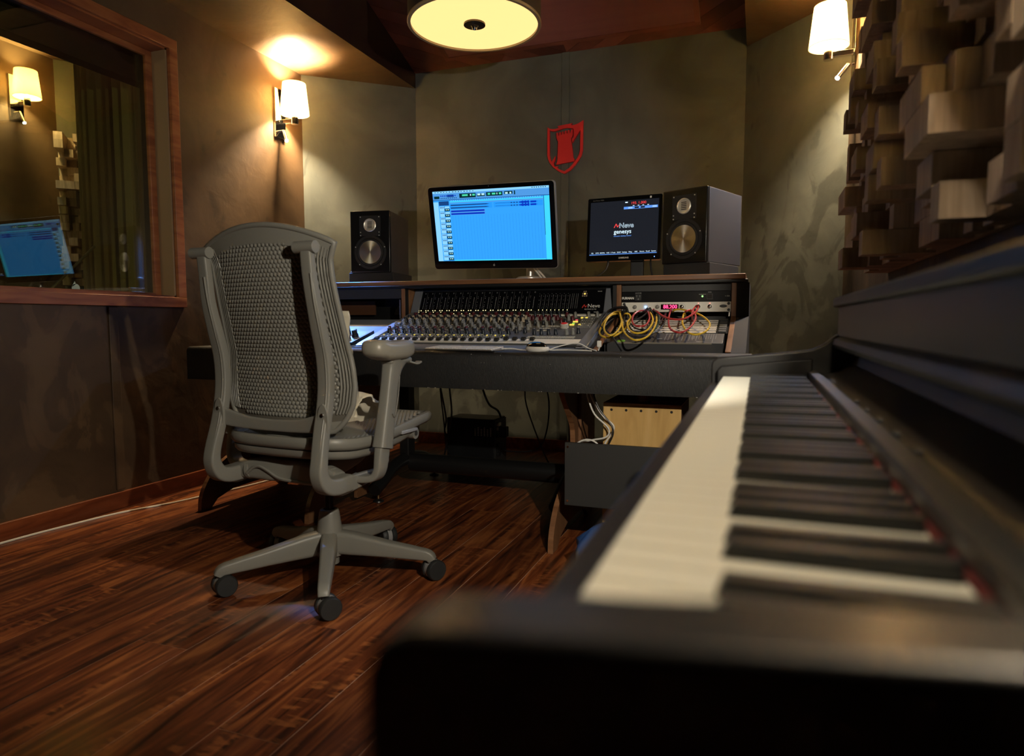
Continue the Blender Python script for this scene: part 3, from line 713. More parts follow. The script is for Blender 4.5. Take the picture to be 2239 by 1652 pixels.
for x_, Y, c_ in ((-.785, 2.862, 'smaroon'), (-.748, 2.862, 'grey'), (-.69, 2.866, 'grey'), (-.652, 2.866, 'grey'), (-.765, 2.815, 'grey'), (-.745, 2.805, 'smaroon'), (-.785, 2.77, 'smaroon'), (-.765, 2.76, 'navy'),
                  (-.85, 2.60, 'navy'), (-.82, 2.60, 'navy'), (-.79, 2.60, 'navy'), (-.76, 2.60, 'navy'), (-.715, 2.60, 'grey'), (-.69, 2.605, 'grey'), (-.672, 2.618, 'navy')):
    put(c_, x_, Y)
jog = MB(SL @ T(-.752, Vy(2.70), .004)); jog.lathe([(0, 0), (.017, 0), (.0165, .016), (.014, .018), (0, .018)], 20)
jw = jog.build('jog_wheel', M('jog', (.55, .53, .48), .35), con); jc = MB(SL @ T(-.752, Vy(2.70), .022)); jc.lathe([(0, 0), (.0135, 0), (.012, .002), (0, .002)], 18); jc.build('jog_cap', MATS['red_paint'], jw)
# faders
fm = MB(); fm.prism([(-.010, 0), (-.010, .007), (-.004, .0105), (-.001, .008), (.001, .008), (.004, .0105), (.010, .007), (.010, 0)], 'x', -.0085, .0085); fme = fm.mesh('fader_cap', MATS['black'], ang=20)
for i in range(20): inst('fader_cap', fme, con, SL @ Vector((-1.515 + i*.0365*.99, Vy(2.498 + (0 if i < 16 else .012)), .009)), rk)
# little push buttons: too small to pick apart singly
pb = MB(SL); rb = random.Random(3)
def btn(x, Y, s, mi, h=.0035): y = Vy(Y); pb.box(x-s, x+s, y-s*.75, y+s*.75, .004, .004+h, mi)
for i in range(16):
    x_ = -1.525 + i*.037
    for Y, n_ in ((2.845, 2), (2.805, 3), (2.77, 2), (2.737, 3), (2.71, 3), (2.68, 3), (2.655, 3), (2.625, 3), (2.585, 4), (2.568, 4), (2.552, 4)):
        for k in range(n_): btn(x_-.012+k*.0085+rb.uniform(-.001, .001), Y, .0024, rb.choice((0, 0, 0, 1, 1, 4)))
    btn(x_-.002, 2.575, .0032, 2, .004); btn(x_+.010, 2.59, .0026, 3)
for r_ in range(7):
    for k in range(6):
        btn(-.708+k*.0095+r_*.002, 2.86-r_*.026, .0034, rb.choice((0, 0, 1)))
for x_, Y, c_ in ((-.715, 2.845, 2), (-.695, 2.845, 2), (-.728, 2.805, 6), (-.733, 2.782, 2), (-.722, 2.782, 2), (-.728, 2.75, 5), (-.735, 2.735, 2), (-.726, 2.735, 2), (-.698, 2.735, 2)): btn(x_, Y, .0048, c_, .0055)
for r_ in range(3):
    for k in range(9 if r_ == 0 else 4): btn(-.85+k*.0125, 2.715-r_*.032, .0048, 1)
for k in range(20): btn(-.862+k*.0098, 2.565, .0040, 1); btn(-.862+k*.0098, 2.550, .0040, 1)
stuff(pb.build('push_buttons', [M('b_grey', (.22, .22, .20), .5), M('b_pale', (.42, .41, .36), .5), glow('b_yellow', (1, .75, .12), .75), M('b_green', (.12, .22, .13), .5), M('b_dark', (.03, .03, .03), .5), glow('b_lime', (.35, .9, .1), .7), glow('b_red', (.9, .12, .14), .7)], con, smooth=False))

# sloped control unit on the left wing of the desk
mcu = thing('monitor_controller', 'pale metal control panel with black knobs on the left desk wing', 'control panel', (-1.92, 2.65, 0))
LK = T(1.92, -2.65, 0); LS = LK @ T(0, 2.45, .745) @ Matrix.Rotation(tht, 4, 'X')
MB(LK).prism([(2.407, .642), (2.407, .740), (2.45, .745), (2.845, .850), (2.845, .642)], 'x', -2.238, -1.5785).build('wing_plate', M('wing', (.26, .31, .40), .35), mcu, ang=20)
MB(LS).box(-2.10, -1.603, Vy(2.43), Vy(2.60), 0, .014).build('unit_case', M('unit', (.30, .35, .44), .4), mcu, bevel=.002)
MB(LS).box(-1.603, -1.592, Vy(2.425), Vy(2.602), 0, .0165).build('unit_edge', MATS['black'], mcu, smooth=False)
for x_, Y, s_ in ((-1.632, 2.515, 1.3), (-1.695, 2.558, 1.15), (-1.650, 2.485, 1.15), (-1.695, 2.512, 1.15), (-1.655, 2.452, 1.15), (-1.745, 2.578, 1.15), (-1.80, 2.54, 1.15), (-1.86, 2.54, 1.15), (-1.92, 2.54, 1.15)):
    km = MB(LS @ T(x_, Vy(Y), .014)); r_ = .0115*s_; km.lathe([(0, 0), (r_, 0), (r_*.95, .012), (r_*.6, .013), (r_*.55, .030), (0, .030)], 16); km.box(-.004, .004, -r_, r_, .012, .031)
    km.build('knob', MATS['black'], mcu)

# ================================================================== RACK GEAR (right bay)
RX0, RX1 = -.5535, -.108
pc_ = thing('power_conditioner', 'black rack power conditioner with outlet, green light and rocker switch', 'rack unit', (-.33, 2.9, .922))
PK = T(.33, -2.9, -.922)
MB(PK).box(RX0, RX1, 2.896, 3.0, .9225, .966).build('face', MATS['black_gloss'] if False else M('rack_black', (.004, .004, .0045), .4, spec=.15), pc_, bevel=.001)
text('lettering', 'FURMAN', .0135, PK @ T(-.528, 2.8955, .939), MATS['print_white'], pc_, sx=.95, bold=.0006)
o_ = MB(PK); o_.box(-.498, -.470, 2.892, 2.896, .929, .957); ol = o_.build('outlet', MATS['black'], pc_, bevel=.001)
sl_ = MB(PK)
for q in ((-.4915, -.4895), (-.4785, -.4765)): sl_.box(q[0], q[1], 2.8915, 2.892, .944, .952)
sl_.lathe([(0, 0), (.003, 0), (0, .0006)], 10, 'y', (-.484, 2.8918, .935)); sl_.build('slots', MATS['print_grey'], ol, smooth=False)
text('print', 'UNSWITCHED', .004, PK @ T(-.484, 2.8955, .9605), MATS['print_white'], pc_)
MB(PK).cyl((-.222, 2.893, .944), (-.222, 2.897, .944), .0038, n=12).build('pilot_light', glow('led_green', (.35, 1, .25), 1.6), pc_)
text('print', 'PROTECTION OK', .0035, PK @ T(-.222, 2.8955, .952), MATS['print_white'], pc_)
rs = MB(PK).box(-.206, -.180, 2.890, 2.897, .930, .955).build('rocker_switch', MATS['black'], pc_, bevel=.001)
MB(PK).add([(-.203, 2.8898, .933), (-.183, 2.8898, .933), (-.183, 2.886, .952), (-.203, 2.886, .952)], [(0, 1, 2, 3)]).build('rocker', M('rocker', (.02, .02, .021), .3), rs, smooth=False)
text('print', 'POWER', .004, PK @ T(-.193, 2.8955, .9605), MATS['print_white'], pc_)
text('print', '\u2022 15A', .008, PK @ T(-.124, 2.8955, .944), MATS['print_white'], pc_)

ck = thing('clock_generator', 'silver rack clock unit with red digits 88.200', 'rack unit', (-.33, 2.9, .88))
QK = T(.33, -2.9, -.88)
MB(QK).box(RX0, RX1, 2.893, 3.0, .8805, .9218).build('face', M('silver_face', (.88, .85, .74), .4), ck, bevel=.0012)
MB(QK).prism([(p+-.352, q+.9015) for p, q in rrect(.066, .0165, .016, 5)], 'y', 2.889, 2.8932).build('display_surround', M('silver2', (.80, .77, .68), .3), ck)
dsp = MB(QK).box(-.388, -.316, 2.886, 2.8892, .891, .912).build('display', M('disp', (.02, .002, .004), .1), ck, smooth=False)
text('digits', '88.200', .021, QK @ T(-.350, 2.8855, .9015), glow('digit_red', (1, .05, .16), 2.6), ck, bold=.0004)
for x_ in (-.403, -.303, -.498, -.237, -.192):
    kb = MB(QK).lathe([(0, 0), (.0085, 0), (.008, .006), (.006, .0075), (0, .0075)], 18, 'y', (x_, 2.893, .902) if x_ not in (-.403, -.303) else (x_, 2.889, .902)).build('button', MATS['chrome'] if x_ > -.49 and x_ != -.403 else M('btn_grey', (.25, .24, .21), .4), ck)
for x_, c_ in ((-.237, 'led_r'), (-.192, 'led_r')): MB(QK).cyl((x_, 2.891, .9155), (x_, 2.8935, .9155), .002, n=8).build('pilot_light', glow('led_r', (1, .25, .2), 1.5), ck)
MB(QK).cyl((-.4525, 2.888, .902), (-.4525, 2.8935, .902), .0042, n=12).build('power_light', glow('led_b', (.2, .45, 1), 4), ck)
MB(QK @ T(-.139, 2.8928, .9035) @ Matrix.Diagonal((1, 1, .42, 1))).lathe([(0, 0), (.015, 0), (.015, .0005), (0, .0005)], 20, 'y').build('badge', MATS['black'], ck)
for x_ in (RX0+.010, RX1-.010):
    for z_ in (.8885, .914): MB(QK).lathe([(0, 0), (.006, 0), (.005, .003), (0, .0035)], 12, 'y', (x_, 2.893, z_)).build('rack_screw', MATS['black'], ck)

# patch bays on the slope: five slim rows, each a unit
RS = T(0, 2.45, .745) @ Matrix.Rotation(tht, 4, 'X')
y0 = Vy(2.655); y1 = Vy(2.845); nrow = 7; hr = (y1-y0)/nrow
for i in range(nrow):
    pbk = thing('patch_bay', ['lowest', 'second lowest', 'third lowest', 'middle', 'third highest', 'second highest', 'highest'][i] + ' of the seven slim patch bay rows with pale label strips', 'patch bay', (-.33, 2.75, 0), group='patch bays under the clock unit')
    KK = T(.33, -2.75, 0) @ RS
    MB(KK).box(RX0+.004, RX1-.002, y0+i*hr+.0008, y0+(i+1)*hr-.0008, -.06, -.004).build('body', MATS['rack_black'], pbk, smooth=False)
    MB(KK).box(RX0+.014, RX1-.045, y0+(i+.30)*hr, y0+(i+.68)*hr, -.004, -.0015).build('label_strip', M('strip', (.90, .84, .76), .45), pbk, smooth=False)
    jk = MB(KK)
    for k in range(24): jk.lathe([(0, 0), (.0030, 0), (.0026, .0022), (.0016, .0022), (.0016, 0)], 8, c=(RX0+.022+k*.0158, y0+(i+.87)*hr, -.004))
    stuff(jk.build('jack_row', MATS['steel_black'], pbk, smooth=False))
    MB(KK).box(RX1-.036, RX1-.008, y0+(i+.15)*hr, y0+(i+.85)*hr, -.004, .003).build('end_block', M('endblk', (.05, .05, .05), .5), pbk, bevel=.001)
dq = thing('fader_unit', 'flat dark grey rack unit with printed fader scales below the patch bays', 'rack unit', (-.33, 2.6, 0))
KK = T(.33, -2.6, 0) @ RS; a0, a1 = Vy(2.525), Vy(2.648)
MB(KK).box(RX0+.004, RX1-.012, a0, a1, -.05, -.002).build('face', M('unit_grey', (.055, .055, .058), .45), dq, bevel=.0015)
MB(KK).box(RX0+.05, RX1-.05, a0-.003, a0+.001, -.006, -.001).build('front_lip', M('lip', (.22, .20, .16), .4), dq, smooth=False)
pq = MB(KK)
for k in range(10): x_ = -.330+k*.0125; pq.box(x_, x_+.0013, a0+.03, a1-.02, -.002, -.0012); pq.box(x_-.003, x_+.0045, a1-.016, a1-.012, -.002, -.001)
for k in range(11): x_ = -.235+k*.0085; pq.box(x_, x_+.0036, a1-.016, a1-.012, -.002, -.001); pq.box(x_+.001, x_+.0022, a0+.05, a1-.024, -.002, -.0013)
for k in range(12): pq.box(-.50+k*.014, -.494+k*.014, a1-.010, a1-.007, -.002, -.001)
pq.box(RX1-.05, RX1-.0488, a0+.008, a1-.012, -.002, -.0013); pq.box(RX1-.105, RX1-.075, a0+.014, a0+.019, -.002, -.0013); pq.box(-.357, -.340, a0+.048, a0+.053, -.002, -.0013)
stuff(pq.build('fader_scales', M('print_mid', (.30, .30, .29), .6), dq, smooth=False))
MB(KK).lathe([(0, 0), (.016, 0), (.016, .0006), (0, .0006)], 20, c=(-.488, a0+.018, -.002)).build('green_sticker', M('lime', (.25, .55, .04), .5), dq)
# ================================================================== PATCH CABLES
CAB = {
'y1':[(-0.554,2.875,0.883),(-0.562,2.783,0.879),(-0.574,2.707,0.859),(-0.57,2.584,0.826),(-0.559,2.489,0.8),(-0.534,2.436,0.786),(-0.504,2.428,0.784),(-0.479,2.491,0.801),(-0.47,2.584,0.826),(-0.476,2.706,0.858),(-0.492,2.875,0.88)],
'y2':[(-0.562,2.875,0.873),(-0.55,2.669,0.867),(-0.555,2.586,0.844),(-0.54,2.48,0.816),(-0.515,2.408,0.797),(-0.492,2.391,0.792),(-0.482,2.453,0.809),(-0.49,2.557,0.837),(-0.511,2.647,0.861),(-0.56,2.875,0.883)],
'y3':[(-0.536,2.848,0.859),(-0.505,2.713,0.872),(-0.487,2.702,0.869),(-0.471,2.639,0.853),(-0.472,2.579,0.836),(-0.447,2.485,0.811),(-0.414,2.44,0.799),(-0.387,2.459,0.804),(-0.377,2.522,0.821),(-0.38,2.609,0.844),(-0.397,2.69,0.866),(-0.434,2.875,0.883)],
'y4':[(-0.544,2.875,0.865),(-0.487,2.562,0.826),(-0.462,2.47,0.801),(-0.425,2.392,0.781),(-0.398,2.376,0.776),(-0.374,2.411,0.785),(-0.364,2.489,0.806),(-0.366,2.601,0.837),(-0.405,2.875,0.871)],
'y5':[(-0.337,2.875,0.879),(-0.324,2.812,0.887),(-0.3,2.822,0.89),(-0.268,2.799,0.883),(-0.229,2.755,0.872),(-0.192,2.683,0.852),(-0.171,2.605,0.831),(-0.175,2.523,0.809),(-0.199,2.474,0.796),(-0.226,2.478,0.797),(-0.251,2.53,0.812),(-0.272,2.624,0.837),(-0.28,2.735,0.866),(-0.277,2.756,0.872),(-0.283,2.846,0.859)],
'r1':[(-0.451,2.875,0.886),(-0.447,2.712,0.883),(-0.46,2.659,0.869),(-0.453,2.577,0.847),(-0.434,2.51,0.829),(-0.409,2.486,0.823),(-0.39,2.51,0.829),(-0.39,2.587,0.85),(-0.405,2.669,0.871),(-0.442,2.875,0.885)],
'r2':[(-0.416,2.875,0.888),(-0.381,2.724,0.88),(-0.357,2.67,0.866),(-0.327,2.624,0.854),(-0.292,2.604,0.848),(-0.263,2.619,0.852),(-0.242,2.669,0.866),(-0.23,2.731,0.882),(-0.229,2.796,0.9),(-0.237,2.813,0.904),(-0.245,2.753,0.888),(-0.243,2.689,0.871),(-0.252,2.803,0.847)],
'r3':[(-0.345,2.875,0.891),(-0.327,2.662,0.858),(-0.312,2.545,0.826),(-0.292,2.481,0.809),(-0.264,2.456,0.802),(-0.243,2.482,0.81),(-0.229,2.555,0.829),(-0.226,2.651,0.855),(-0.24,2.734,0.877),(-0.259,2.766,0.886),(-0.273,2.745,0.88),(-0.29,2.875,0.873)],
'k1':[(-0.536,2.875,0.904),(-0.578,2.875,0.901),(-0.606,2.854,0.883),(-0.594,2.721,0.848),(-0.571,2.639,0.825),(-0.563,2.721,0.847),(-0.562,2.859,0.862)],
'k2':[(-0.53,2.875,0.898),(-0.563,2.846,0.899),(-0.59,2.806,0.888),(-0.588,2.706,0.861),(-0.586,2.633,0.842),(-0.57,2.563,0.823),(-0.553,2.534,0.816),(-0.514,2.461,0.796),(-0.474,2.367,0.771),(-0.457,2.391,0.737)],
'k3':[(-0.551,2.875,0.883),(-0.501,2.635,0.836),(-0.463,2.52,0.806),(-0.42,2.449,0.787),(-0.39,2.45,0.787),(-0.374,2.503,0.801),(-0.367,2.596,0.826),(-0.381,2.847,0.859)],
'k4':[(-0.542,2.875,0.883),(-0.495,2.657,0.836),(-0.455,2.56,0.81),(-0.419,2.533,0.803),(-0.396,2.58,0.816),(-0.39,2.677,0.842),(-0.401,2.772,0.867),(-0.434,2.875,0.891)],
'k5':[(-0.527,2.875,0.889),(-0.499,2.742,0.853),(-0.455,2.62,0.82),(-0.417,2.582,0.81),(-0.383,2.601,0.815),(-0.363,2.68,0.836),(-0.368,2.875,0.871)],
'k6':[(-0.531,2.837,0.856),(-0.472,2.653,0.847),(-0.443,2.673,0.853),(-0.428,2.747,0.872),(-0.431,2.875,0.894)],
'k7':[(-0.365,2.875,0.874),(-0.341,2.635,0.836),(-0.351,2.522,0.806),(-0.378,2.468,0.792),(-0.409,2.441,0.785),(-0.451,2.484,0.796),(-0.493,2.635,0.836),(-0.536,2.875,0.877)],
'k8':[(-0.491,2.826,0.853),(-0.464,2.794,0.873),(-0.446,2.827,0.882),(-0.442,2.875,0.897),(-0.423,2.805,0.876),(-0.384,2.657,0.836),(-0.385,2.542,0.806),(-0.415,2.506,0.796),(-0.459,2.579,0.815),(-0.495,2.719,0.853),(-0.53,2.875,0.883)],
'g1':[(-0.411,2.875,0.88),(-0.384,2.786,0.87),(-0.369,2.701,0.847),(-0.365,2.584,0.816),(-0.399,2.604,0.794)],
}
cyel, cred, cblk, cgrn = M('c_yellow', (.72, .47, .03), .4), M('c_red', (.45, .035, .035), .4), M('c_black', (.012, .012, .014), .4), M('c_green', (.01, .05, .035), .4)
cl = {'y1': 'yellow patch cable in the wide loop furthest left of the tangle', 'y2': 'yellow patch cable in the small inner loop at the left end', 'y3': 'yellow patch cable crossing the middle of the black tangle',
      'y4': 'yellow patch cable hanging lowest under the black tangle', 'y5': 'yellow patch cable in a lone loop over the right patch bays', 'r1': 'red patch cable in a small round loop over the black tangle',
      'r2': 'long red patch cable sagging across the clock unit', 'r3': 'red patch cable in a large hanging loop below the red digits', 'k1': 'black patch cable arching over the left end of the tangle',
      'k2': 'thin black cable running down across the fader unit to the desk', 'k3': 'black patch cable in the lowest black arc of the tangle', 'k4': 'black patch cable in an inner arc of the tangle',
      'k5': 'black patch cable stretched to the right side of the tangle', 'k6': 'short black patch cable crossing the top of the tangle', 'k7': 'black patch cable curving under the right half of the tangle',
      'k8': 'black patch cable looped twice in the middle of the tangle', 'g1': 'dark green patch cable beside the yellow ones in the tangle'}
for k, pts in CAB.items():
    c_ = {'y': cyel, 'r': cred, 'k': cblk, 'g': cgrn}[k[0]]
    t = thing('patch_cable', cl[k], 'cable', pts[0], group='patch cables on the right rack')
    K0 = T(*[-v for v in pts[0]])
    MB(K0).tube(pts, .0036 if k[0] != 'k' else .003, n=7, sub=6).build('lead', c_, t)
    for e in ((pts[0],) if k == 'k2' else (pts[0], pts[-1])):
        MB(K0).cyl((e[0], e[1]-.004, e[2]+.002), (e[0], e[1]+.022, e[2]-.006), .0048, n=8).build('plug', MATS['black'] if k[0] != 'r' else cred, t)

# ================================================================== ON THE SHELF
def speaker(label, loc, rz):
    t = thing('studio_monitor', label, 'speaker', loc, rz, 'pair of studio monitors'); w_, h_, d_ = .2135, .32, .335
    MB().box(-w_/2, w_/2, .022, d_, .001, h_-.001).build('cabinet', M('cab', (.055, .052, .055), .55), t, bevel=.002)
    MB().box(-w_/2-.001, w_/2+.001, 0, .0218, 0, h_).build('baffle', M('baffle', (.007, .007, .0075), .28), t, bevel=.005, seg=3)
    MB().prism([(-.058, .188), (.058, .188), (.058, .294), (-.058, .294)], 'y', -.0025, .0).build('tweeter_plate', MATS['black_matte'], t, bevel=.001)
    tw_ = MB().lathe([(0, .0), (.034, 0), (.034, .004), (.030, .006), (.024, .003), (0, .003)], 32, 'y', (0, -.002, .245)).build('tweeter', M('tw', (.78, .75, .65), .35, .55), t)
    s = MB()
    for k in range(5): s.box(-.0125, .0125, -.0058, -.0048, .2295+k*.0075, .2325+k*.0075)
    s.build('tweeter_slots', MATS['black'], tw_, smooth=False)
    MB().lathe([(.088, 0), (.087, .003), (.074, .0035), (.072, .001), (.070, .006), (.064, .008), (.059, .004), (.059, 0)], 40, 'y', (0, 0, .105)).build('woofer_ring', MATS['black_matte'], t)
    MB().lathe([(.0595, .0035), (.050, -.004), (.036, -.0115), (.022, -.0165), (.010, -.019), (0, -.0195)], 40, 'y', (0, -.001, .105)).build('woofer_cone', spun('cone', (.92, .87, .76), .36) if 'cone' not in MATS else MATS['cone'], t)
    for x_, z_ in ((-.050, .287), (.050, .287), (-.050, .208), (.050, .208), (-.050, .192), (.050, .192), (-.079, .132), (.079, .132), (-.058, .041), (.058, .041)):
        MB().lathe([(0, 0), (.0032, 0), (.0028, .002), (0, .0025)], 8, 'y', (x_, -.0035, z_)).build('screw', M('screw_steel', (.6, .58, .54), .45, .4), t)
    MB(T(0, -.0008, .026) @ Matrix.Diagonal((1, 1, .38, 1))).lathe([(0, 0), (.0175, 0), (.0165, .0012), (0, .0014)], 20, 'y').build('badge', M('badge_green', (.015, .16, .05), .35), t)
    return t
speaker('black studio monitor standing left of the blue screen', (-1.93, 3.127, 1.0985), 12)
speaker('black studio monitor standing right of the dark screen', (-.32, 3.07, 1.0955), -23)
fo = M('foam', (.016, .016, .0155), .9, bump=(500, .3))
p_ = MB().prism([(-.125, .004), (.125, .004), (.125, .28), (-.125, .28)], 'z', 0, .0665).build('isolation_pad', fo, bevel=.004); p_.location = (-1.93, 3.127, 1.0315); p_.rotation_euler = (0, 0, R(8)); tag(p_, 'black foam pad under the left studio monitor', 'speaker pad', 'foam speaker pads')
p_ = MB().prism([(-.108, .012), (.112, .012), (.112, .32), (-.108, .32)], 'z', 0, .0635).build('isolation_pad', fo, bevel=.004); p_.location = (-.315, 3.06, 1.0315); p_.rotation_euler = (0, 0, R(-21)); tag(p_, 'black foam pad under the right studio monitor', 'speaker pad', 'foam speaker pads')
p_ = MB().lathe([(0, 0), (.016, 0), (.019, .006), (.012, .013), (0, .013)], 16).build('putty_lump', M('putty', (.25, .30, .38), .5)); p_.location = (-2.035, 3.135, 1.0982); tag(p_, 'small blue grey lump on the corner of the left speaker pad', 'putty')

# large blue screen
mon = thing('desktop_display', 'large tilted display showing a blue audio session', 'monitor', (-1.075, 3.22, 1.0312))
MK = T(1.075, -3.22, -1.0312); PM = MK @ T(-1.22, 3.064, 1.292) @ Matrix.Rotation(R(-1.4), 4, 'Z') @ Matrix.Rotation(R(12.9), 4, 'X') @ Matrix.Rotation(R(1.0), 4, 'Y')
def rbox(m, w_, h_, r_, y0_, y1_): m.prism(rrect(w_/2, h_/2, r_, 6), 'y', y0_, y1_); return m
rbox(MB(PM), .65, .40, .016, .002, .022).build('housing', M('alu_case', (.50, .48, .45), .35, .7), mon, ang=30)
rbox(MB(PM), .645, .395, .015, -.001, .002).build('glass_bezel', M('bezel', (.003, .0035, .005), .12), mon, ang=30)
scr = MB(PM); SX, SZ0, SZ1 = .2985, -.158, .178
def sq(u0, u1, v0, v1, mi, d=1):  # u,v 0..1 across the screen, v downwards
    scr.quad(-SX + 2*SX*u0, -SX + 2*SX*u1, SZ1 - (SZ1-SZ0)*v1, SZ1 - (SZ1-SZ0)*v0, -.0012 - .00025*d, mi)
sq(0, 1, 0, 1, 0, 0); sq(0, 1, 0, .03, 1); sq(0, 1, .03, .12, 2); rb = random.Random(4)
for k in range(14): sq(.02+k*.026, .02+k*.026+rb.uniform(.008, .018), .010, .020, 6, 2)
for k in range(7): sq(.86+k*.018, .868+k*.018, .008, .020, 6, 2)
sq(.012, .06, .068, .105, 4, 2); sq(.13, .19, .052, .085, 3, 2)
for k in range(9): sq(.07+k*.016, .080+k*.016, .058, .075, 5, 3); sq(.07+k*.017, .080+k*.017, .093, .105, 3, 2)
for a, b, c_, d_ in ((.24, .385, .045, .105), (.395, .465, .058, .095), (.475, .615, .045, .098), (.63, .70, .045, .085), (.712, .722, .042, .095)): sq(a, b, c_, d_, 4, 2)
for a, b, g in ((.265, .315, 7), (.335, .345, 8), (.355, .378, 7), (.40, .425, 8), (.435, .46, 8), (.49, .51, 7), (.525, .555, 7), (.565, .572, 8), (.585, .605, 7), (.638, .66, 8), (.675, .69, 8)): sq(a, b, .058, .082, g, 3)
sq(0, 1, .12, .128, 3, 2)
for k in range(40): sq(.16+k*.0195, .168+k*.0195, .131, .139, 1, 2)
sq(.0, .045, .15, 1, 1); sq(.955, 1, .13, 1, 9); sq(.952, .956, .13, .66, 3, 2)
sq(.05, .14, .14, .20, 3, 2); sq(.15, .95, .145, .16, 9, 2); sq(.15, .95, .163, .178, 2, 2)
for k in range(10):
    v = .212 + k*.0785
    sq(.052, .095, v, v+.070, 1, 2); sq(.100, .143, v, v+.03, 1, 2); sq(.100, .143, v+.033, v+.070, 4, 2)
    for j in range(3): sq(.058+j*.012, .066+j*.012, v+.01, v+.024, 3, 3)
    sq(.108, .118, v+.042, v+.056, 8, 3); sq(.125, .136, v+.042, v+.056, 8, 3); sq(.096, .099, v, v+.075, 3, 2)
for v0 in (.185, .222):
    sq(.152, .52, v0, v0+.035, 10, 2); sq(.535, .945, v0, v0+.035, 10, 2)
    scr.add([(-SX+2*SX*u, -.0021, SZ1-(SZ1-SZ0)*(v0+.0175+dv)) for u, dv in ((.155, -.009), (.47, -.007), (.50, 0), (.47, .007), (.155, .009))], [(0, 1, 2, 3, 4)], 3)
    for k in range(30): u = .55+k*.0118; h_ = .002 + (.006 if 10 < k < 24 and k % 2 else .0) + (.010 if 17 < k < 29 and k != 24 else 0); sq(u, u+.0112, v0+.0175-h_, v0+.0175+h_, 3 if k < 17 else 5, 3)
for v0 in (.270, .308): sq(.152, .455, v0, v0+.034, 2, 2); sq(.155, .452, v0+.006, v0+.028, 5, 3)
for k in range(30): sq(.165+k*.0262, .1662+k*.0262, .35, .985, 11, 2)
sq(.15, .95, .985, 1, 9, 2)
SB = lambda r, g, b, s=1.0: (r*s, g*s, b*s)
scm = [glow('s_base', (.035, .36, 1.0), .90), glow('s_pale', (.25, .62, 1), .95), glow('s_mid', (.09, .36, .85), .8), glow('s_dark', (.012, .075, .28), .7), glow('s_black', (.002, .03, .035), .8), glow('s_blue', (.003, .03, .55), .8),
       glow('s_text', (.01, .04, .10), .6), glow('s_green', (.08, .8, .45), .8), glow('s_white', (.5, .85, .9), .9), glow('s_cyan', (.05, .62, 1), 1.0), glow('s_clip', (.02, .30, .95), .95), glow('s_line', (.02, .24, .72), .85)]
scr.build('screen', scm, mon, smooth=False)
al = MB(PM @ T(0, -.0012, -.181)); al.lathe([(0, 0), (.0052, 0), (.0052, .0002), (0, .0002)], 16, 'y'); al.add([(.000, -.0002, .0055), (.0025, -.0002, .0065), (.0035, -.0002, .0095), (.001, -.0002, .0085)], [(0, 1, 2, 3)])
al.build('fruit_logo', M('logo_grey', (.30, .30, .30), .4), mon, smooth=False)
MB(PM).cyl((0, -.0013, .190), (0, -.001, .190), .0018, n=10).build('webcam', MATS['print_grey'], mon)
# stand: round base, tube and the arm that carries the panel
MB().lathe([(0, 0), (.07, 0), (.07, .024), (.060, .031), (0, .033)], 32).build('stand_base', M('white_alu', (.70, .68, .64), .35, .4), mon)
MB().cyl((0, 0, .030), (0, 0, .13), .020, n=24).build('stand_tube', MATS['alu'], mon)
MB().tube([(0, 0, .12), (0, -.01, .17), (-.02, -.05, .215), PM @ Vector((.09, .024, -.01))], .016, n=12, sub=5).build('stand_arm', MATS['alu'], mon)
for q in (0, 1): MB().tube([(.01+.012*q, -.03, .125), (.030+.012*q, -.04, .075), (.062+.016*q, -.045, .035), (.085+.02*q, -.05, .006)], .0045, n=8, sub=6).build('stand_cable', MATS['white'], mon)

# small dark screen
sm_ = thing('small_monitor', 'small square monitor with black screen and bright logo', 'monitor', (-.55, 3.24, 1.031))
MK = T(.55, -3.24, -1.031); PM = MK @ T(-.607, 3.185, 1.2725) @ Matrix.Rotation(R(-4.7), 4, 'Z') @ Matrix.Rotation(R(-5.1), 4, 'X')
rbox(MB(PM), .352, .2985, .006, .0, .028).build('housing', MATS['black_gloss'], sm_, ang=30)
MB(PM).box(-.13, .13, .028, .06, -.1, .1).build('rear_cover', MATS['black'], sm_, bevel=.006)
MB(PM).box(-.1625, .1625, -.0012, .0002, -.1225, .130).build('panel', M('lcd', (.012, .012, .013), .22, emit=(.05, .06, .09), es=.16), sm_, smooth=False)
gw, gb, gr = glow('t_white', (.65, .85, 1), 1.1), glow('t_blue', (.12, .32, .9), .9), glow('t_red', (.9, .06, .06), 1.0)
q = MB(PM); q.quad(-.001, .158, .0885, .100, -.0016, 0); q.quad(-.16, .16, -.1195, -.1165, -.0016, 0)
for x_, c_ in ((.030, 2), (.060, 1), (.088, 1), (.143, 2)): q.quad(x_-.010, x_+.010, .0905, .098, -.0019, c_)
for x_ in (.045, .068, .09, .113): q.quad(x_-.004, x_+.004, .1025, .105, -.0016, 3)
q.quad(.005, .017, .118, .123, -.0016, 3)
q.build('screen_bars', [gb, M('t_dark', (.01, .02, .06), .5), glow('t_pale', (.35, .6, 1), .9), gw], sm_, smooth=False)
text('digits', '193. 1.000', .017, PM @ T(.068, -.0016, .115), gr, sm_)
z_ = MB(PM); zig(z_, -.046, .005, .026, -.0017); z_.build('logo_zigzag', gr, sm_, smooth=False)
text('logo_lettering', 'Neve', .032, PM @ T(.014, -.0016, .0135), gw, sm_, bold=.0006); text('logo_lettering', 'Neve', .032, PM @ T(.014, -.0022, .0135), MATS['t_dark'], sm_, bold=-.0003)
text('logo_lettering', 'genesys', .0275, PM @ T(-.003, -.0016, -.0145), gw, sm_, sx=.98, bold=.0002)
text('logo_lettering', 'innovative desktop control', .0085, PM @ T(-.003, -.0016, -.0345), gb, sm_, sx=.9)
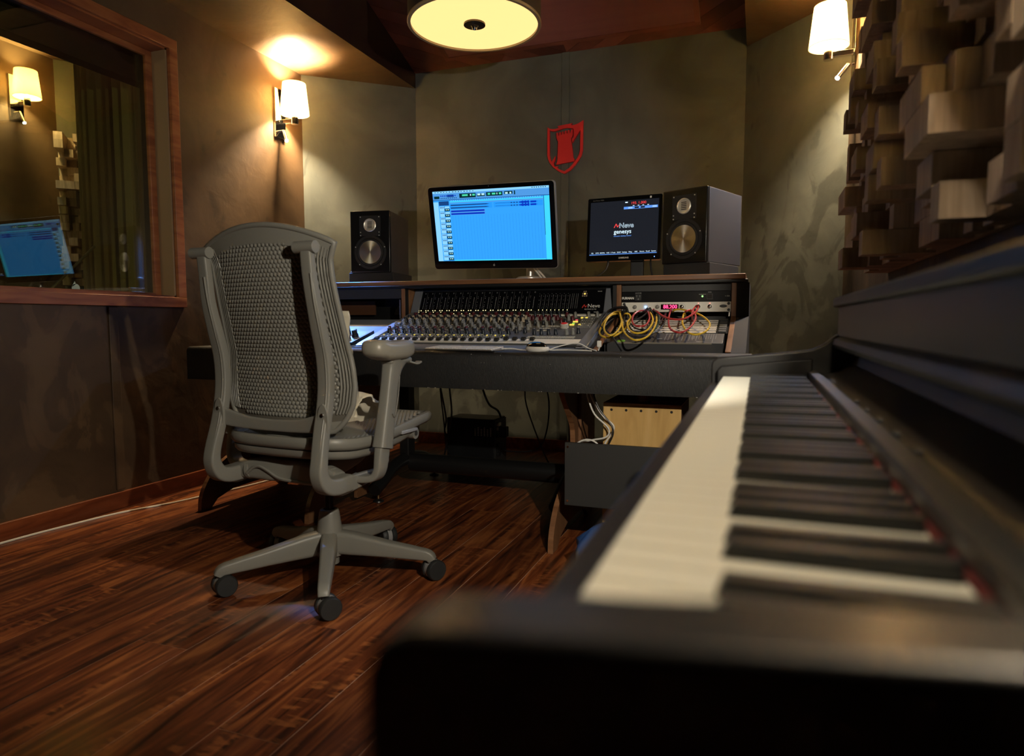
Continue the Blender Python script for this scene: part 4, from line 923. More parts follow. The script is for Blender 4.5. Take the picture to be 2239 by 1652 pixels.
for s_, x_ in (('EQ', -.146), ('DYN', -.122), ('48V/Mic', -.097), ('CUE', -.070), ('2 Track', -.045), ('DAW', -.017), ('Settings', .010), ('Filing', .037), ('EXE', .064), ('Encore', .092), ('Recall', .119), ('System', .146)):
    text('menu_lettering', s_, .0075, PM @ T(x_, -.0016, -.1105), gw, sm_)
text('brand_lettering', 'SAMSUNG', .0105, PM @ T(.006, -.0006, -.1365), MATS['white'], sm_, bold=.0003)
text('brand_lettering', 'SyncMaster 740N', .0075, PM @ T(-.125, -.0006, .1385), M('print_dim', (.16, .16, .16), .5), sm_)
MB(PM).box(.120, .128, -.0008, 0, .134, .143).build('sticker', MATS['print_white'], sm_, smooth=False)
MB(PM).cyl((.150, -.001, -.136), (.150, .001, -.136), .0022, n=10).build('power_light', glow('led_blue', (.15, .3, 1), 3), sm_)
MB().box(-.030, .032, -.012, .012, .006, .18).build('neck', MATS['black'], sm_, bevel=.004)
MB().prism(ellip(.085, .07, 28), 'z', 0, .009).build('base', MATS['black_gloss'], sm_, ang=30)
MB().tube([(.062, .0, .11), (.066, -.005, .06), (.075, -.01, .02), (.085, 0, .004)], .004, n=8, sub=6).build('power_cable', MATS['c_black'], sm_)
MB().tube([(-.135, -.01, .105), (-.145, -.015, .06), (-.20, -.02, .022), (-.30, -.03, .004)], [.006, .004, .003, .003], n=8, sub=6).build('signal_cable', MATS['c_black'], sm_)

# ================================================================== ON THE ARMREST
kb_ = thing('computer_keyboard', 'thin white keyboard lying on the desk armrest', 'keyboard', (-1.045, 2.343, .7335), -6)
MB().prism([(-.052, 0), (.052, 0), (.052, .011), (-.052, .005)], 'x', -.145, .145).build('tray', MATS['alu'], kb_, bevel=.001)
ke = MB().box(-.0085, .0085, -.0074, .0074, 0, .003).mesh('keycap', M('keycap', (.72, .70, .66), .5), smooth=False)
for r_ in range(6):
    for c_ in range(14):
        y_ = -.043 + r_*.0172
        inst('keycap', ke, kb_, (-.132 + c_*.0203, y_, .0052 + (y_+.052)/.104*.006), (R(2.5), 0, 0))
mo = thing('computer_mouse', 'white mouse with dark hump on the desk armrest', 'mouse', (-.752, 2.335, .733), 62)
m = MB(); m.lathe([(.001, 0), (.030, 0), (.034, .006), (.0335, .013), (.031, .0175), (.001, .0176)], 28); 
for i, v in enumerate(m.v): m.v[i] = Vector((v.x*.92, v.y*1.6, v.z))
m.build('shell', MATS['white'], mo, ang=50)
m = MB(); m.lathe([(.0305, .0176), (.028, .024), (.022, .030), (.012, .034), (.001, .035)], 28)
for i, v in enumerate(m.v): m.v[i] = Vector((v.x*.92, v.y*1.55 + .004, v.z))
m.build('buttons', MATS['black_gloss'], mo, ang=50)
def cable(name, label, pts, r, mat, sub=6, grp=None):
    t = MB(T(*[-v for v in pts[0]])).tube(pts, r, n=8, sub=sub).build(name, mat); t.location = pts[0]; return tag(t, label, 'cable', grp)
cable('mouse_cable', 'pale cable curling from the mouse towards the console end', [(-.72, 2.375, .738), (-.68, 2.40, .752), (-.62, 2.40, .762), (-.575, 2.385, .745), (-.54, 2.36, .737)], .0022, MATS['white'])
cable('keyboard_cable', 'pale cable lying between keyboard and mouse', [(-.895, 2.345, .740), (-.86, 2.36, .741), (-.82, 2.35, .737), (-.795, 2.335, .737)], .0022, MATS['white'])
cable('headset_cable', 'second pale cable lying flat right of the mouse', [(-.715, 2.365, .737), (-.66, 2.38, .738), (-.60, 2.36, .738), (-.555, 2.35, .737)], .002, MATS['white'])
pn = MB().cyl((0, 0, 0), (.09, .012, 0), .0042, n=10).build('marker_pen', MATS['black']); pn.location = (-.70, 2.425, .748); tag(pn, 'black marker pen lying at the console front edge', 'pen')
pg = thing('usb_plug', 'small white plug dangling over the desk edge beside the console', 'plug', (-.548, 2.44, .735))
MB().box(-.008, .008, -.006, .006, .012, .036).build('plug_body', MATS['white'], pg, bevel=.003); MB().tube([(0, 0, .014), (0, -.004, .006), (.004, -.03, .0026)], .0024, n=8, sub=4).build('lead', MATS['white'], pg)

# ================================================================== WALL EMBLEM
em_ = thing('shield_emblem', 'red cut-out shield with a castle tower on the far wall', 'emblem', (-1.17, YB-.014, 1.76))
s_ = .315/1275      # photo units of the cut-out to metres
E_ = lambda pts: [((x_-640)*s_, (1450-y_)*s_) for x_, y_ in pts]
def plate(pts, d=(-.016, -.001), nm='shield_frame', par=None):
    bm = bmesh.new(); vs = [bm.verts.new((a, d[0], b)) for a, b in E_(pts)]; f = bm.faces.new(vs)
    r_ = bmesh.ops.extrude_face_region(bm, geom=[f]); bmesh.ops.translate(bm, verts=[v for v in r_['geom'] if isinstance(v, bmesh.types.BMVert)], vec=(0, d[1]-d[0], 0))
    bmesh.ops.recalc_face_normals(bm, faces=bm.faces); bmesh.ops.triangulate(bm, faces=bm.faces)
    me = bpy.data.meshes.new(nm); bm.to_mesh(me); bm.free(); me.materials.append(MATS['red_paint'])
    o = bpy.data.objects.new(nm, me); COL.objects.link(o); o.parent = em_; return o
outer = [(190, 260), (188, 950), (205, 1050), (250, 1150), (350, 1270), (480, 1375), (640, 1450), (800, 1370), (920, 1250), (1020, 1130), (1085, 1010), (1110, 900), (1120, 175)]
inner = [(248, 340), (248, 940), (262, 1020), (300, 1130), (395, 1240), (500, 1325), (640, 1385), (770, 1310), (870, 1210), (960, 1100), (1020, 990), (1045, 890), (1045, 410)]
plate(outer + inner[::-1])
plate([(190, 260), (245, 300), (310, 318), (400, 322), (490, 303), (455, 270), (480, 255), (840, 222), (805, 268), (900, 268), (1000, 240), (1120, 175), (1045, 410), (845, 700), (830, 620), (875, 560), (875, 390), (855, 352), (815, 350), (800, 338), (700, 325), (600, 330), (520, 352), (400, 376), (310, 370), (248, 340)], nm='shield_top')
plate([(300, 1130), (405, 985), (400, 1090), (360, 1160), (375, 1235), (400, 1256), (475, 1250), (455, 1295), (500, 1325), (395, 1240)], nm='shield_splinter')
tw0 = [(420, 420), (430, 560), (470, 640), (455, 1110), (420, 1210), (910, 1155), (900, 1095), (870, 1075), (810, 590), (850, 530), (850, 370)]
cren = [(810, 375), (795, 450), (778, 450), (765, 378), (725, 385), (715, 460), (698, 460), (690, 390), (645, 395), (638, 470), (622, 470), (612, 402), (575, 405), (566, 480), (550, 480), (545, 412), (500, 415), (495, 495), (480, 495), (470, 418)]
plate(tw0 + cren, nm='tower')
# ================================================================== OFFICE CHAIR (x right, y forward, z up)
ch = thing('office_chair', 'grey office chair with a pellicle mesh back, turned to the desk', 'chair', (-1.315, 1.85, 0), -4.5)
cm, cdk = MATS['chair'], MATS['chair_shaded']
# five-star base
hub = MB().lathe([(0, .075), (.044, .075), (.045, .10), (.042, .15), (.0325, .215), (.030, .224), (.026, .227), (.019, .227), (.0175, .219), (0, .219)], 28).build('base_hub', cm, ch)
MB().cyl((0, 0, .045), (0, 0, .09), .030, n=20).build('hub_plug', cm, hub)
for k in range(5):
    a = R(14 + 4.5 + 72*k); d = Vector((math.cos(a), math.sin(a), 0)); sd = Vector((-d.y, d.x, 0))
    leg = MB(); pr_ = rrect(.5, .5, .2, 3)
    P = [d*.02 + Vector((0, 0, .118)), d*.08 + Vector((0, 0, .113)), d*.20 + Vector((0, 0, .098)), d*.30 + Vector((0, 0, .086)), d*.333 + Vector((0, 0, .080)), d*.345 + Vector((0, 0, .066))]
    leg.sweep(P, pr_, side=sd, scale=[(.052, .078), (.050, .072), (.042, .050), (.036, .037), (.034, .032), (.031, .026)], sub=3)
    leg.build('base_leg', cm, ch, ang=50)
    c = d*.338; wr = .0335; rot = R([25, 305, 0, 40, 60][k] + 18)
    w_ = bpy.data.objects.new('caster', None); COL.objects.link(w_); w_.parent = ch; w_.location = (c.x, c.y, 0); w_.rotation_euler = (0, 0, [R(-28), R(60), R(20), R(-25), R(-32)][k])
    for s_ in (-1, 1):
        MB().lathe([(0, .009*s_), (.030, .009*s_), (wr, .012*s_), (wr, .024*s_), (.030, .0285*s_), (0, .029*s_)], 28, 'x', (0, .012, wr)).build('caster_wheel', MATS['rubber'], w_)
    MB().lathe([(0, -.008), (.031, -.008), (.031, .008), (0, .008)], 24, 'x', (0, .012, wr)).build('caster_hub', MATS['grey_ring'], w_)
    MB().cyl((0, 0, .045), (0, 0, .075), .008).build('caster_stem', MATS['steel_black'], w_)
# gas column
MB().cyl((0, 0, .10), (0, 0, .35), .0155, n=20).build('gas_column', M('gas', (.012, .012, .012), .18, .3), ch)
MB().cyl((0, 0, .345), (0, 0, .39), .024, n=20).build('column_collar', MATS['black'], ch)
# tilt mechanism under the seat
ml = MB(); ml.sweep([(0, -.15, .395), (0, -.05, .385), (0, .09, .40), (0, .16, .425)], rrect(.5, .5, .18, 3), side=(1, 0, 0), scale=[(.20, .055), (.17, .075), (.14, .06), (.11, .03)], sub=4)
ml.build('tilt_housing', cm, ch, ang=50)
# back frame: two uprights that hook forward under the seat
def up(s_):
    P = [(-.297, 1.035), (-.290, .97), (-.279, .895), (-.258, .81), (-.240, .737), (-.236, .66), (-.2455, .59), (-.259, .535), (-.279, .455), (-.281, .415), (-.262, .383), (-.225, .371), (-.165, .372)]
    pts = [(s_*(.197 + (.006 if z < .5 else 0) - .004*(z > .95)), y, z) for y, z in P]
    m = MB(); m.sweep(pts, rrect(.5, .5, .17, 4), side=(1, 0, 0), scale=[(.035, .022), (.036, .024), (.038, .026), (.042, .028), (.044, .028), (.044, .028), (.043, .028), (.042, .028), (.041, .032), (.042, .038), (.046, .044), (.050, .048), (.052, .050)], sub=6)
    u = m.build('upright', cm, ch, ang=60)
    r_ = MB(); r_.tube([(s_*(.197 + (.006 if z < .5 else 0)) + .012, y-.0125, z) for y, z in P[1:10]], .0035, n=6, sub=6); r_.build('upright_bead', cm, u)
    MB().cyl((s_*.195-.042, -.296, 1.040), (s_*.195+.027, -.296, 1.040), .0165, n=24).build('pivot_tube', cm, u)
    pl = MB(T(s_*.197 + .008, -.261, .565)); pl.lathe([(0, .0), (.0185, .0), (.0175, .004), (0, .004)], 20, 'y')
    for i, v in enumerate(pl.v): pl.v[i] = Vector((v.x, v.y, .565 + (v.z-.565)*2.6))
    pl.build('hinge_plate', cm, u)
    for z_ in (.549, .581): MB().lathe([(0, 0), (.0062, 0), (.0055, .003), (.003, .0032), (0, .0015)], 12, 'y', (s_*.197+.008, -.2655, z_)).build('hinge_screw', MATS['chrome'], u)
    return u
up(-1); up(1)
cb = MB(); cb.sweep([(-.185, -.175, .378), (-.14, -.17, .384), (-.07, -.165, .388), (0, -.16, .388), (.07, -.165, .388), (.14, -.17, .384), (.185, -.175, .378)], rrect(.5, .5, .22, 4), side=(0, 0, 1),
         scale=[(.046, .046), (.060, .052), (.072, .056), (.070, .05), (.072, .056), (.060, .052), (.046, .046)], sub=4)
cb.build('cross_bar', cm, ch, ang=60)
cr = MB(); cr.tube([(-.150, -.200, .372), (-.125, -.2, .392), (-.10, -.198, .398), (-.07, -.197, .388), (-.03, -.193, .368), (.02, -.19, .362), (.10, -.192, .362)], .005, n=6, sub=5); cr.build('cross_bar_ridge', cm, ch)
for s_ in (-1, 1): MB().cyl((s_*.150, -.172, .381), (s_*.162, -.173, .380), .0315, n=20).build('cross_bar_ring', cm, ch)
# back shell: hour-glass outline, wraps forward at the edges
OUT = [(.500, .140), (.515, .170), (.542, .202), (.57, .223), (.60, .236), (.65, .242), (.70, .239), (.752, .231), (.842, .225), (.944, .220), (1.01, .220), (1.04, .232), (1.06, .243)]
def lerp(tab, z):
    if z <= tab[0][0]: return tab[0][1]
    for (a, b), (c, d) in zip(tab[:-1], tab[1:]):
        if z <= c: return b + (d-b)*(z-a)/(c-a)
    return tab[-1][1]
FP = [(.50, -.215), (.55, -.205), (.60, -.20), (.66, -.197), (.74, -.203), (.81, -.222), (.90, -.246), (.97, -.262), (1.03, -.27), (1.12, -.277)]
def arch(u): return 1.058 + .054*(1-u*u) - .004*u
def low(u): return .500 + .045*abs(u)**3 if False else .503 + .02*u*u
def bsurf(u, v, off=0):
    """u -1..1 across, v 0..1 bottom to top arch"""
    z = low(u) + (arch(u)-low(u))*v
    hw = lerp(OUT, min(z, .503 + (1.06-.503)*v if False else z))
    return (u*hw, lerp(FP, z) + (.034 - .002*u*u)*u*u + off, z)
sh = MB(); sh.grid(32, 64, lambda a, b: bsurf(2*a-1, b), thick=(0, .007, 0)); sh.build('back_shell', cdk, ch, ang=60)  # darker copy of the chair colour paints the shade between cells
rim = [bsurf(-1 + 2*k/24, 0) for k in range(25)] + [bsurf(1, k/48) for k in range(1, 48)] + [bsurf(1 - 2*k/32, 1) for k in range(33)] + [bsurf(-1, 1-k/48) for k in range(1, 48)]
rm = MB(); rm.tube(rim, .0085, n=8, closed=True); rm.build('back_rim', cm, ch, ang=60)
for q in (.955, .915, .875, .835, -.835, -.875, -.915, -.955):
    MB().tube([bsurf(q, .10 + .86*k/30, -.001) for k in range(31)], .0038, n=6).build('back_ridge', cm, ch, ang=60)
MB().grid(28, 4, lambda a, b: bsurf(2*a-1, .915+.075*b, -.0035)).build('top_band', cm, ch, ang=60)
MB().grid(28, 3, lambda a, b: bsurf((2*a-1)*.98, .005+.055*b, -.004)).build('bottom_band', cm, ch, ang=60)
# lower lumbar bar between the uprights
lb = MB(); lb.sweep([(-.185, -.248, .556), (-.15, -.243, .548), (-.09, -.238, .540), (0, -.236, .537), (.09, -.238, .540), (.15, -.243, .548), (.185, -.248, .556)], rrect(.5, .5, .2, 3), side=(0, 0, 1), scale=[(.052, .014), (.046, .013), (.037, .012), (.034, .012), (.037, .012), (.046, .013), (.052, .014)], sub=5)
lb.build('lumbar_bar', cm, ch, ang=60)
# flexing cells of the back: a close-packed field of small petals
ce_ = MB()
def cell(m, c, ex, ey, en, s_):
    ring = []; tip = []
    for k in range(6):
        t = R(60*k + 30); ring.append(c + ex*(math.cos(t)*s_) + ey*(math.sin(t)*s_)); tip.append(c + ex*(math.cos(t)*s_*.62) + ey*(math.sin(t)*s_*.62 - s_*.12) + en*(s_*.38))
    top = c + en*(s_*.46) - ey*(s_*.22)
    vs = ring + tip + [top]
    m.add(vs, [(k, (k+1) % 6, 6+(k+1) % 6, 6+k) for k in range(6)] + [(6+k, 6+(k+1) % 6, 12) for k in range(6)])
z = .565; row = 0
while z < 1.095:
    n_ = 28
    for i in range(n_):
        u = ((i + .5*(row % 2)) / (n_-1) * 2 - 1) * .80
        zz = z
        if abs(u) > .80: continue
        v = (zz - low(u)) / (arch(u) - low(u))
        if v > .925 or v < .09: continue
        p = Vector(bsurf(u, v)); pu = Vector(bsurf(min(1, u+.01), v)) - p; pv = Vector(bsurf(u, min(1, v+.005))) - p
        ex, ey = pu.normalized(), pv.normalized(); en = ex.cross(ey).normalized()
        if en.y > 0: en = -en
        cell(ce_, p + en*.0005, ex, ey, en, .0076)
    z += .0120; row += 1
stuff(ce_.build('back_cells', cm, ch, ang=80))
# seat: pan, rim and cells
def sout(t, k=1.0, fr=.37, bk=-.245, hw=.238):
    c, s_ = math.cos(t), math.sin(t); e = .46
    x = hw*k*math.copysign(abs(c)**e, c); yy = math.copysign(abs(s_)**e, s_)
    y = (yy*(fr if yy > 0 else -bk))*k
    return x, y
def sz(x, y): 
    tab = [(-.25, .505), (-.15, .493), (-.05, .490), (.05, .497), (.15, .512), (.22, .519), (.30, .521), (.35, .514), (.38, .50)]
    return lerp(tab, y) + .10*x*x
NS = 56
def ringpts(k, dz, fr=.37, bk=-.245, hw=.238): 
    o = []
    for i in range(NS):
        x, y = sout(2*math.pi*i/NS, k, fr, bk, hw); o.append((x, y, sz(x, y) + dz))
    return o
def loft(rings, name, mat, capb=True, capt=True):
    m = MB(); vs = sum(rings, []); n_ = NS
    fs = [(j*n_+i, j*n_+(i+1) % n_, (j+1)*n_+(i+1) % n_, (j+1)*n_+i) for j in range(len(rings)-1) for i in range(n_)]
    if capb: fs.append(tuple(range(n_))[::-1])
    if capt: fs.append(tuple(range((len(rings)-1)*n_, len(rings)*n_)))
    m.add(vs, fs); return m.build(name, mat, ch, ang=50)
loft([ringpts(.90, -.034), ringpts(.97, -.033), ringpts(1.0, -.024), ringpts(1.005, -.008), ringpts(.985, .001), ringpts(.94, .002), ringpts(.93, -.006)], 'seat_rim', cm)
loft([ringpts(.80, -.062, .24), ringpts(.93, -.060, .24), ringpts(.965, -.050, .25), ringpts(.968, -.037, .27), ringpts(.92, -.036, .27)], 'seat_pan', cm)
sc = MB(); row = 0; y = -.215
while y < .35:
    for i in range(32):
        x = (i + .5*(row % 2))*.0142 - .22
        t_ = (abs(x)/.215)**3.6 + (abs(y)/(.335 if y > 0 else .215))**3.6
        if t_ > 1: continue
        ex = Vector((1, 0, .2*x)).normalized(); ey = Vector((0, 1, (sz(x, y+.01)-sz(x, y))/.01)).normalized(); cell(sc, Vector((x, y, sz(x, y)-.003)), ex, ey, ex.cross(ey), .0075)
    y += .0122; row += 1
stuff(sc.build('seat_cells', cm, ch, ang=80))
# seat links and levers on the right
MB().tube([(.205, -.02, .425), (.208, .06, .445), (.21, .14, .464), (.21, .166, .468)], [.011, .009, .010, .012], n=10, sub=5).build('seat_link', cm, ch)
MB().cyl((.195, .168, .468), (.232, .168, .468), .019, n=24).build('seat_knob', cm, ch)
MB().cyl((.2325, .168, .468), (.2345, .168, .468), .008, n=16).build('seat_knob_cap', MATS['dark_grey'], ch)
MB().box(.215, .243, .075, .165, .478, .4895).build('seat_lever', M('lever', (.30, .31, .33), .25), ch, bevel=.003)
MB().lathe([(.012, -.003), (.016, -.003), (.016, .003), (.012, .003), (.012, -.003)], 18, 'x', (.215, .015, .405)).build('lever_ring', cm, ch)
# arms
def arm(s_):
    x = .275 if s_ > 0 else -.318
    pad = MB()
    n1, n2 = 12, 30
    for_v = []
    m = MB(); vs = []
    for j in range(n1+1):
        ph = -math.pi/2 + math.pi*j/n1
        for i in range(n2):
            t = 2*math.pi*i/n2; c, q = math.cos(t), math.sin(t); cp_ = math.cos(ph)**.55 if 0 < j < n1 else 0
            px = .046*math.copysign(abs(c)**.7, c)*cp_; py = .106*math.copysign(abs(q)**.62, q)*cp_
            pz = .029*math.copysign(abs(math.sin(ph))**.7, math.sin(ph))
            vs.append((x+px*(1-.10*py/.12), -.038+py, .754+pz + .012*(py/.12)**2*(1 if pz > 0 else .3) + .004*(py < -.06)))
    m.add(vs, [(j*n2+i, j*n2+(i+1) % n2, (j+1)*n2+(i+1) % n2, (j+1)*n2+i) for j in range(n1) for i in range(n2)])
    ap = m.build('arm_pad', M('arm_pad', (.27, .252, .205), .36), ch, ang=80)
    MB().box(x-.022, x+.022, -.06, .055, .712, .732).build('arm_bracket', cm, ap, bevel=.008)
    MB().sweep([(x+.018*s_, .035, .716), (x+.03*s_, .055, .710), (x+.032*s_, .075, .715)], rrect(.011, .003, .002, 2), side=(1, 0, 0), sub=3).build('arm_trigger', cm, ap)
    p_ = MB(); p_.sweep([(x, -.020, .725), (x, -.028, .700), (x, -.040, .66), (x, -.052, .60), (x, -.070, .52), (x, -.082, .465)], rrect(.5, .5, .26, 4), side=(1, 0, 0),
            scale=[(.058, .085), (.044, .062), (.040, .052), (.040, .052), (.043, .056), (.046, .060)], sub=4)
    ps = p_.build('arm_post', cm, ch, ang=60)
    MB().tube([(x+.0205*s_, -.018, .675), (x+.0205*s_, -.026, .62), (x+.0215*s_, -.045, .56), (x+.0215*s_, -.055, .557), (x+.0215*s_, -.060, .565)], .0022, n=6, sub=4).build('post_groove', MATS['chair_shaded'], ps)
    q_ = MB(); q_.sweep([(x, -.080, .48), (x, -.090, .43), (x-.002*s_, -.094, .400), (x-.014*s_, -.096, .380), (x-.04*s_, -.10, .372), (x-.09*s_, -.11, .372)], rrect(.5, .5, .2, 3), side=(0, 1, 0),
            scale=[(.050, .030), (.048, .026), (.046, .024), (.046, .024), (.048, .022), (.05, .022)], sub=4)
    q_.build('arm_stem', cm, ch, ang=60)
    pl = MB(); pl.prism([(-.215, .355), (-.20, .338), (-.17, .338), (-.03, .352), (-.02, .372), (-.03, .385), (-.14, .388), (-.19, .395), (-.212, .385)], 'x', s_*.196, s_*.214); pb_ = pl.build('arm_plate', cm, ch, bevel=.004)
    for y_ in (-.185, -.075): MB().lathe([(0, 0), (.0075, 0), (.006, .004), (0, .003)], 12, 'x', (s_*.214, y_, .362)).build('plate_screw', MATS['chrome'], pb_)
arm(-1); arm(1)

# ------------------------------------------------------------------ crumpled shirt on the seat, leaning on the backrest
sh_ = MB()
def shirt(u, v):
    # v 0 = top edge on the backrest, 1 = front edge on the seat
    x = .0 + .222*u
    if v < .55: q = v/.55; y, z = -.175 + .03*q, .865 - .335*q
    else: q = (v-.55)/.45; y, z = -.145 + .175*q, .565 + .068*math.sin(q*math.pi)*(.5+.5*u) - .055*q
    n1 = mnoise.noise(Vector((x*16, y*16, z*16))); n2 = mnoise.noise(Vector((x*38+5, y*38, z*30)))
    k = .02 if v > .5 else .010
    return (x + .012*n2, y + k*n1*.8 + (.0 if v > .5 else .012), z + (k*n1 + .006*n2)*(1 if v > .5 else .2) + (.012 if v > .5 else 0))
sh_.grid(36, 60, shirt, thick=(-.002, .006, .006))
so = sh_.build('crumpled_shirt', M('shirt', (.70, .64, .50), .85, n=((5, 5, 5), (.10, .20, .45), .60, .63)), ang=80)  # blue patches paint in blue lamp light along with the print
so.location = ch.location; so.rotation_euler = ch.rotation_euler; tag(so, 'crumpled cream shirt with blue print and blue-lit patches left on the chair seat', 'shirt')

# ================================================================== DIGITAL PIANO
pn_ = thing('digital_piano', 'black upright digital piano along the right wall', 'piano', (.12, .8, 0))
K = T(-.12, -.8, 0); pbk_ = MATS['piano_black']
def pi_(name, m, mat=pbk_, par=None, **kw): return m.build(name, mat, par or pn_, **kw)
PY0, PY1, KZ = .168, 1.445, .730
cheek = [(-.085, .60), (-.090, .615), (-.090, .752), (-.087, .760), (-.078, .7655), (-.055, .7685), (.07, .781), (.10, .786), (.122, .797), (.142, .815), (.36, .815), (.36, .60)]
for y0_, y1_ in ((PY0-.030, PY0-.001), (PY1+.001, PY1+.032)):
    pi_('cheek', MB(K).prism(cheek, 'x', 0, 0) if False else MB(K).prism(cheek, 'y', y0_, y1_), bevel=.003, seg=3)
pi_('cheek_inner', MB(K).prism([(-.078, .70), (-.078, .742), (-.07, .751), (.05, .764), (.10, .768), (.10, .70)], 'y', PY1-.014, PY1), bevel=.003)
pi_('key_bed', MB(K).box(-.088, .36, PY0, PY1, .62, .700), smooth=False)
pi_('key_slip', MB(K).box(-.090, -.0665, PY0, PY1, .62, .7165), bevel=.003)
pi_('key_strip', MB(K).box(.0905, .112, PY0, PY1, .70, .744), M('strip_dark', (.02, .02, .019), .4), bevel=.003)
pi_('felt', MB(K).box(.0865, .0903, PY0, PY1, .70, .7315), MATS['felt_red'], smooth=False)
pi_('fallboard', MB(K).prism([(.112, .70), (.112, .735), (.135, .742), (.168, .760), (.178, .785), (.178, .70)], 'y', PY0, PY1), M('fall', (.004, .004, .004), .5), ang=20)
pi_('ledge', MB(K).prism([(.137, .790), (.134, .797), (.137, .806), (.148, .812), (.20, .812), (.20, .786), (.15, .786)], 'y', PY0, PY1), ang=20)
pi_('upper_panel', MB(K).box(.145, .17, PY0-.02, PY1+.02, .812, .868), bevel=.001)
pi_('lid', MB(K).box(.136, .362, PY0-.034, PY1+.036, .868, .8865), bevel=.004, seg=3)
pi_('body', MB(K).box(.178, .36, PY0, PY1, .62, .868), smooth=False)
for y0_, y1_ in ((PY0-.028, PY0-.002), (PY1+.002, PY1+.028)):
    pi_('side_panel', MB(K).box(.10, .36, y0_, y1_, .0, .60), bevel=.002); pi_('toe', MB(K).box(-.06, .10, y0_, y1_, 0, .06), bevel=.004); pi_('front_leg', MB(K).box(-.06, -.015, y0_, y1_, .06, .60), bevel=.004)
pi_('lower_panel', MB(K).box(.20, .22, PY0, PY1, .12, .62), smooth=False)
kp = 1.244/52; y_far = PY1 - .016
wk = MB(); wk.box(-.0655, .086, -kp/2+.0006, kp/2-.0006, -.022, 0); wkm = wk.mesh('white_key', MATS['ivory'], smooth=False)
bk = MB(); bk.prism([(-.0145, -.002), (-.0105, .0078), (.084, .0088), (.084, -.002)], 'y', -.0052, .0052); bkm = bk.mesh('black_key', MATS['ebony'], smooth=False)
for i in range(52):
    yk_ = y_far - (i+.5)*kp
    o = inst('white_key', wkm, pn_, (-.12, yk_-.8, KZ)); 
    b = o.modifiers.new('bevel', 'BEVEL'); b.width = .0012; b.segments = 2
    if i % 7 in (0, 2, 3, 5, 6) and i < 51 : inst('black_key', bkm, pn_, (-.12, yk_-kp/2-.8, KZ))
for k in range(5): pi_('panel_button', MB(K).box(.116, .122, .95-k*.09, .965-k*.09, .735, .741), MATS['dark_grey'], bevel=.001)

# ================================================================== UNDER THE DESK
cj = thing('cajon', 'pale wooden box drum under the right end of the desk', 'cajon', (-.39, 2.59, .0), 0)
MB().box(-.138, .138, -.142, .15, .012, .539).build('body', M('cajon_dark', (.16, .07, .03), .5), cj, bevel=.003)
MB().box(-.140, .140, -.150, -.142, .012, .5405).build('front_plate', MATS['cajon_wood'], cj, bevel=.001)
MB().box(-.140, .140, -.150, .152, .5407, .545).build('top_board', M('cajon_top', (.55, .33, .15), .5), cj, bevel=.001)
for k in range(5): MB().lathe([(0, 0), (.005, 0), (.004, .002), (0, .0022)], 10, 'y', (-.110+k*.054, -.150, .519)).build('screw', MATS['black'], cj)
for x_ in (-.12, .12):
    for y_ in (-.11, .12): MB().cyl((x_, y_, 0), (x_, y_, .0118), .014, n=12).build('rubber_foot', MATS['rubber'], cj)
bw = MB().lathe([(0, 0), (.034, 0), (.036, .006), (.027, .045), (.024, .052), (.020, .052), (.022, .044), (0, .04)], 24).build('small_bowl', M('bowl', (.22, .04, .03), .3)); bw.location = (-.385, 2.495, .5452); tag(bw, 'dark red upturned cup on the box drum', 'cup')
for k, (a, b, lab) in enumerate((((-.345, 2.478, .5495), (-.285, 2.458, .5520), 'red jack lead lying rightmost on the box drum'), ((-.358, 2.468, .5495), (-.312, 2.447, .5500), 'red jack lead hanging over the front edge of the box drum'), ((-.372, 2.455, .5495), (-.340, 2.500, .5495), 'thin silver tipped jack lead lying beside the dark red cup'))):
    t = thing('jack_lead', lab, 'jack lead', a, group='jack leads on the box drum'); v = Vector(b) - Vector(a)
    MB().cyl((0, 0, 0), v*.7, .004, n=8).build('sleeve', cred if k < 2 else MATS['black'], t); MB().cyl(v*.7, v, .0018, n=8).build('tip', MATS['chrome'], t)
pc2 = thing('computer_tower', 'black computer case lying in the dark under the desk', 'computer', (-1.44, 3.52, 0))
MB().box(-.20, .085, -.09, .09, .012, .303).build('case', M('pc_black', (.008, .009, .010), .4), pc2, bevel=.004)
v = MB()
for k in range(6):
    for j in range(5 + k % 2): v.box(-.03+k*.0185, -.022+k*.0185, -.0912, -.0902, .21+j*.0085, .214+j*.0085)
stuff(v.build('vent_slot_light', M('vent_light', (.85, .82, .74), .5), pc2, smooth=False))  # pale colour stands for light showing through the perforations
MB().box(.085, .092, -.085, .085, .02, .297).build('rear_plate', M('pc_rear', (.03, .03, .03), .5), pc2, bevel=.001)
for z_ in (.265, .24, .2, .15, .1): MB().box(.092, .106, -.07, -.03, z_, z_+.018).build('port', MATS['alu'] if z_ > .22 else MATS['black'], pc2, bevel=.001)
MB().box(.106, .15, -.072, -.028, .205, .262).build('adapter', MATS['black'], pc2, bevel=.003)
for x_ in (-.17, .06): MB().box(x_-.015, x_+.015, -.08, .08, 0, .0118).build('foot', MATS['rubber'], pc2, smooth=False)
MB().box(-.188, -.150, -.07, -.04, .3032, .304).build('label', M('pc_label', (.2, .2, .22), .5), pc2, smooth=False)
rnd = random.Random(9)
def hang(label, x0, y0, x1, y1, z1, mat, r=.004, sag=.1):
    cable('hanging_cable', label, [(x0, y0, .598), (x0+(x1-x0)*.2, y0, .50), (x0+(x1-x0)*.4+.02, y0+.02, .34-sag), (x1-.02, y1, max(.012, z1+.04)), (x1, y1, max(.006, z1))], r, mat, grp='cables hanging under the desk')
hang('black cable hanging nearest the seat front edge', -1.62, 3.30, -1.60, 3.36, .20, cblk, .005, .02)
hang('black cable hanging second from the seat front edge', -1.585, 3.25, -1.62, 3.42, .10, cblk, .004, .05)
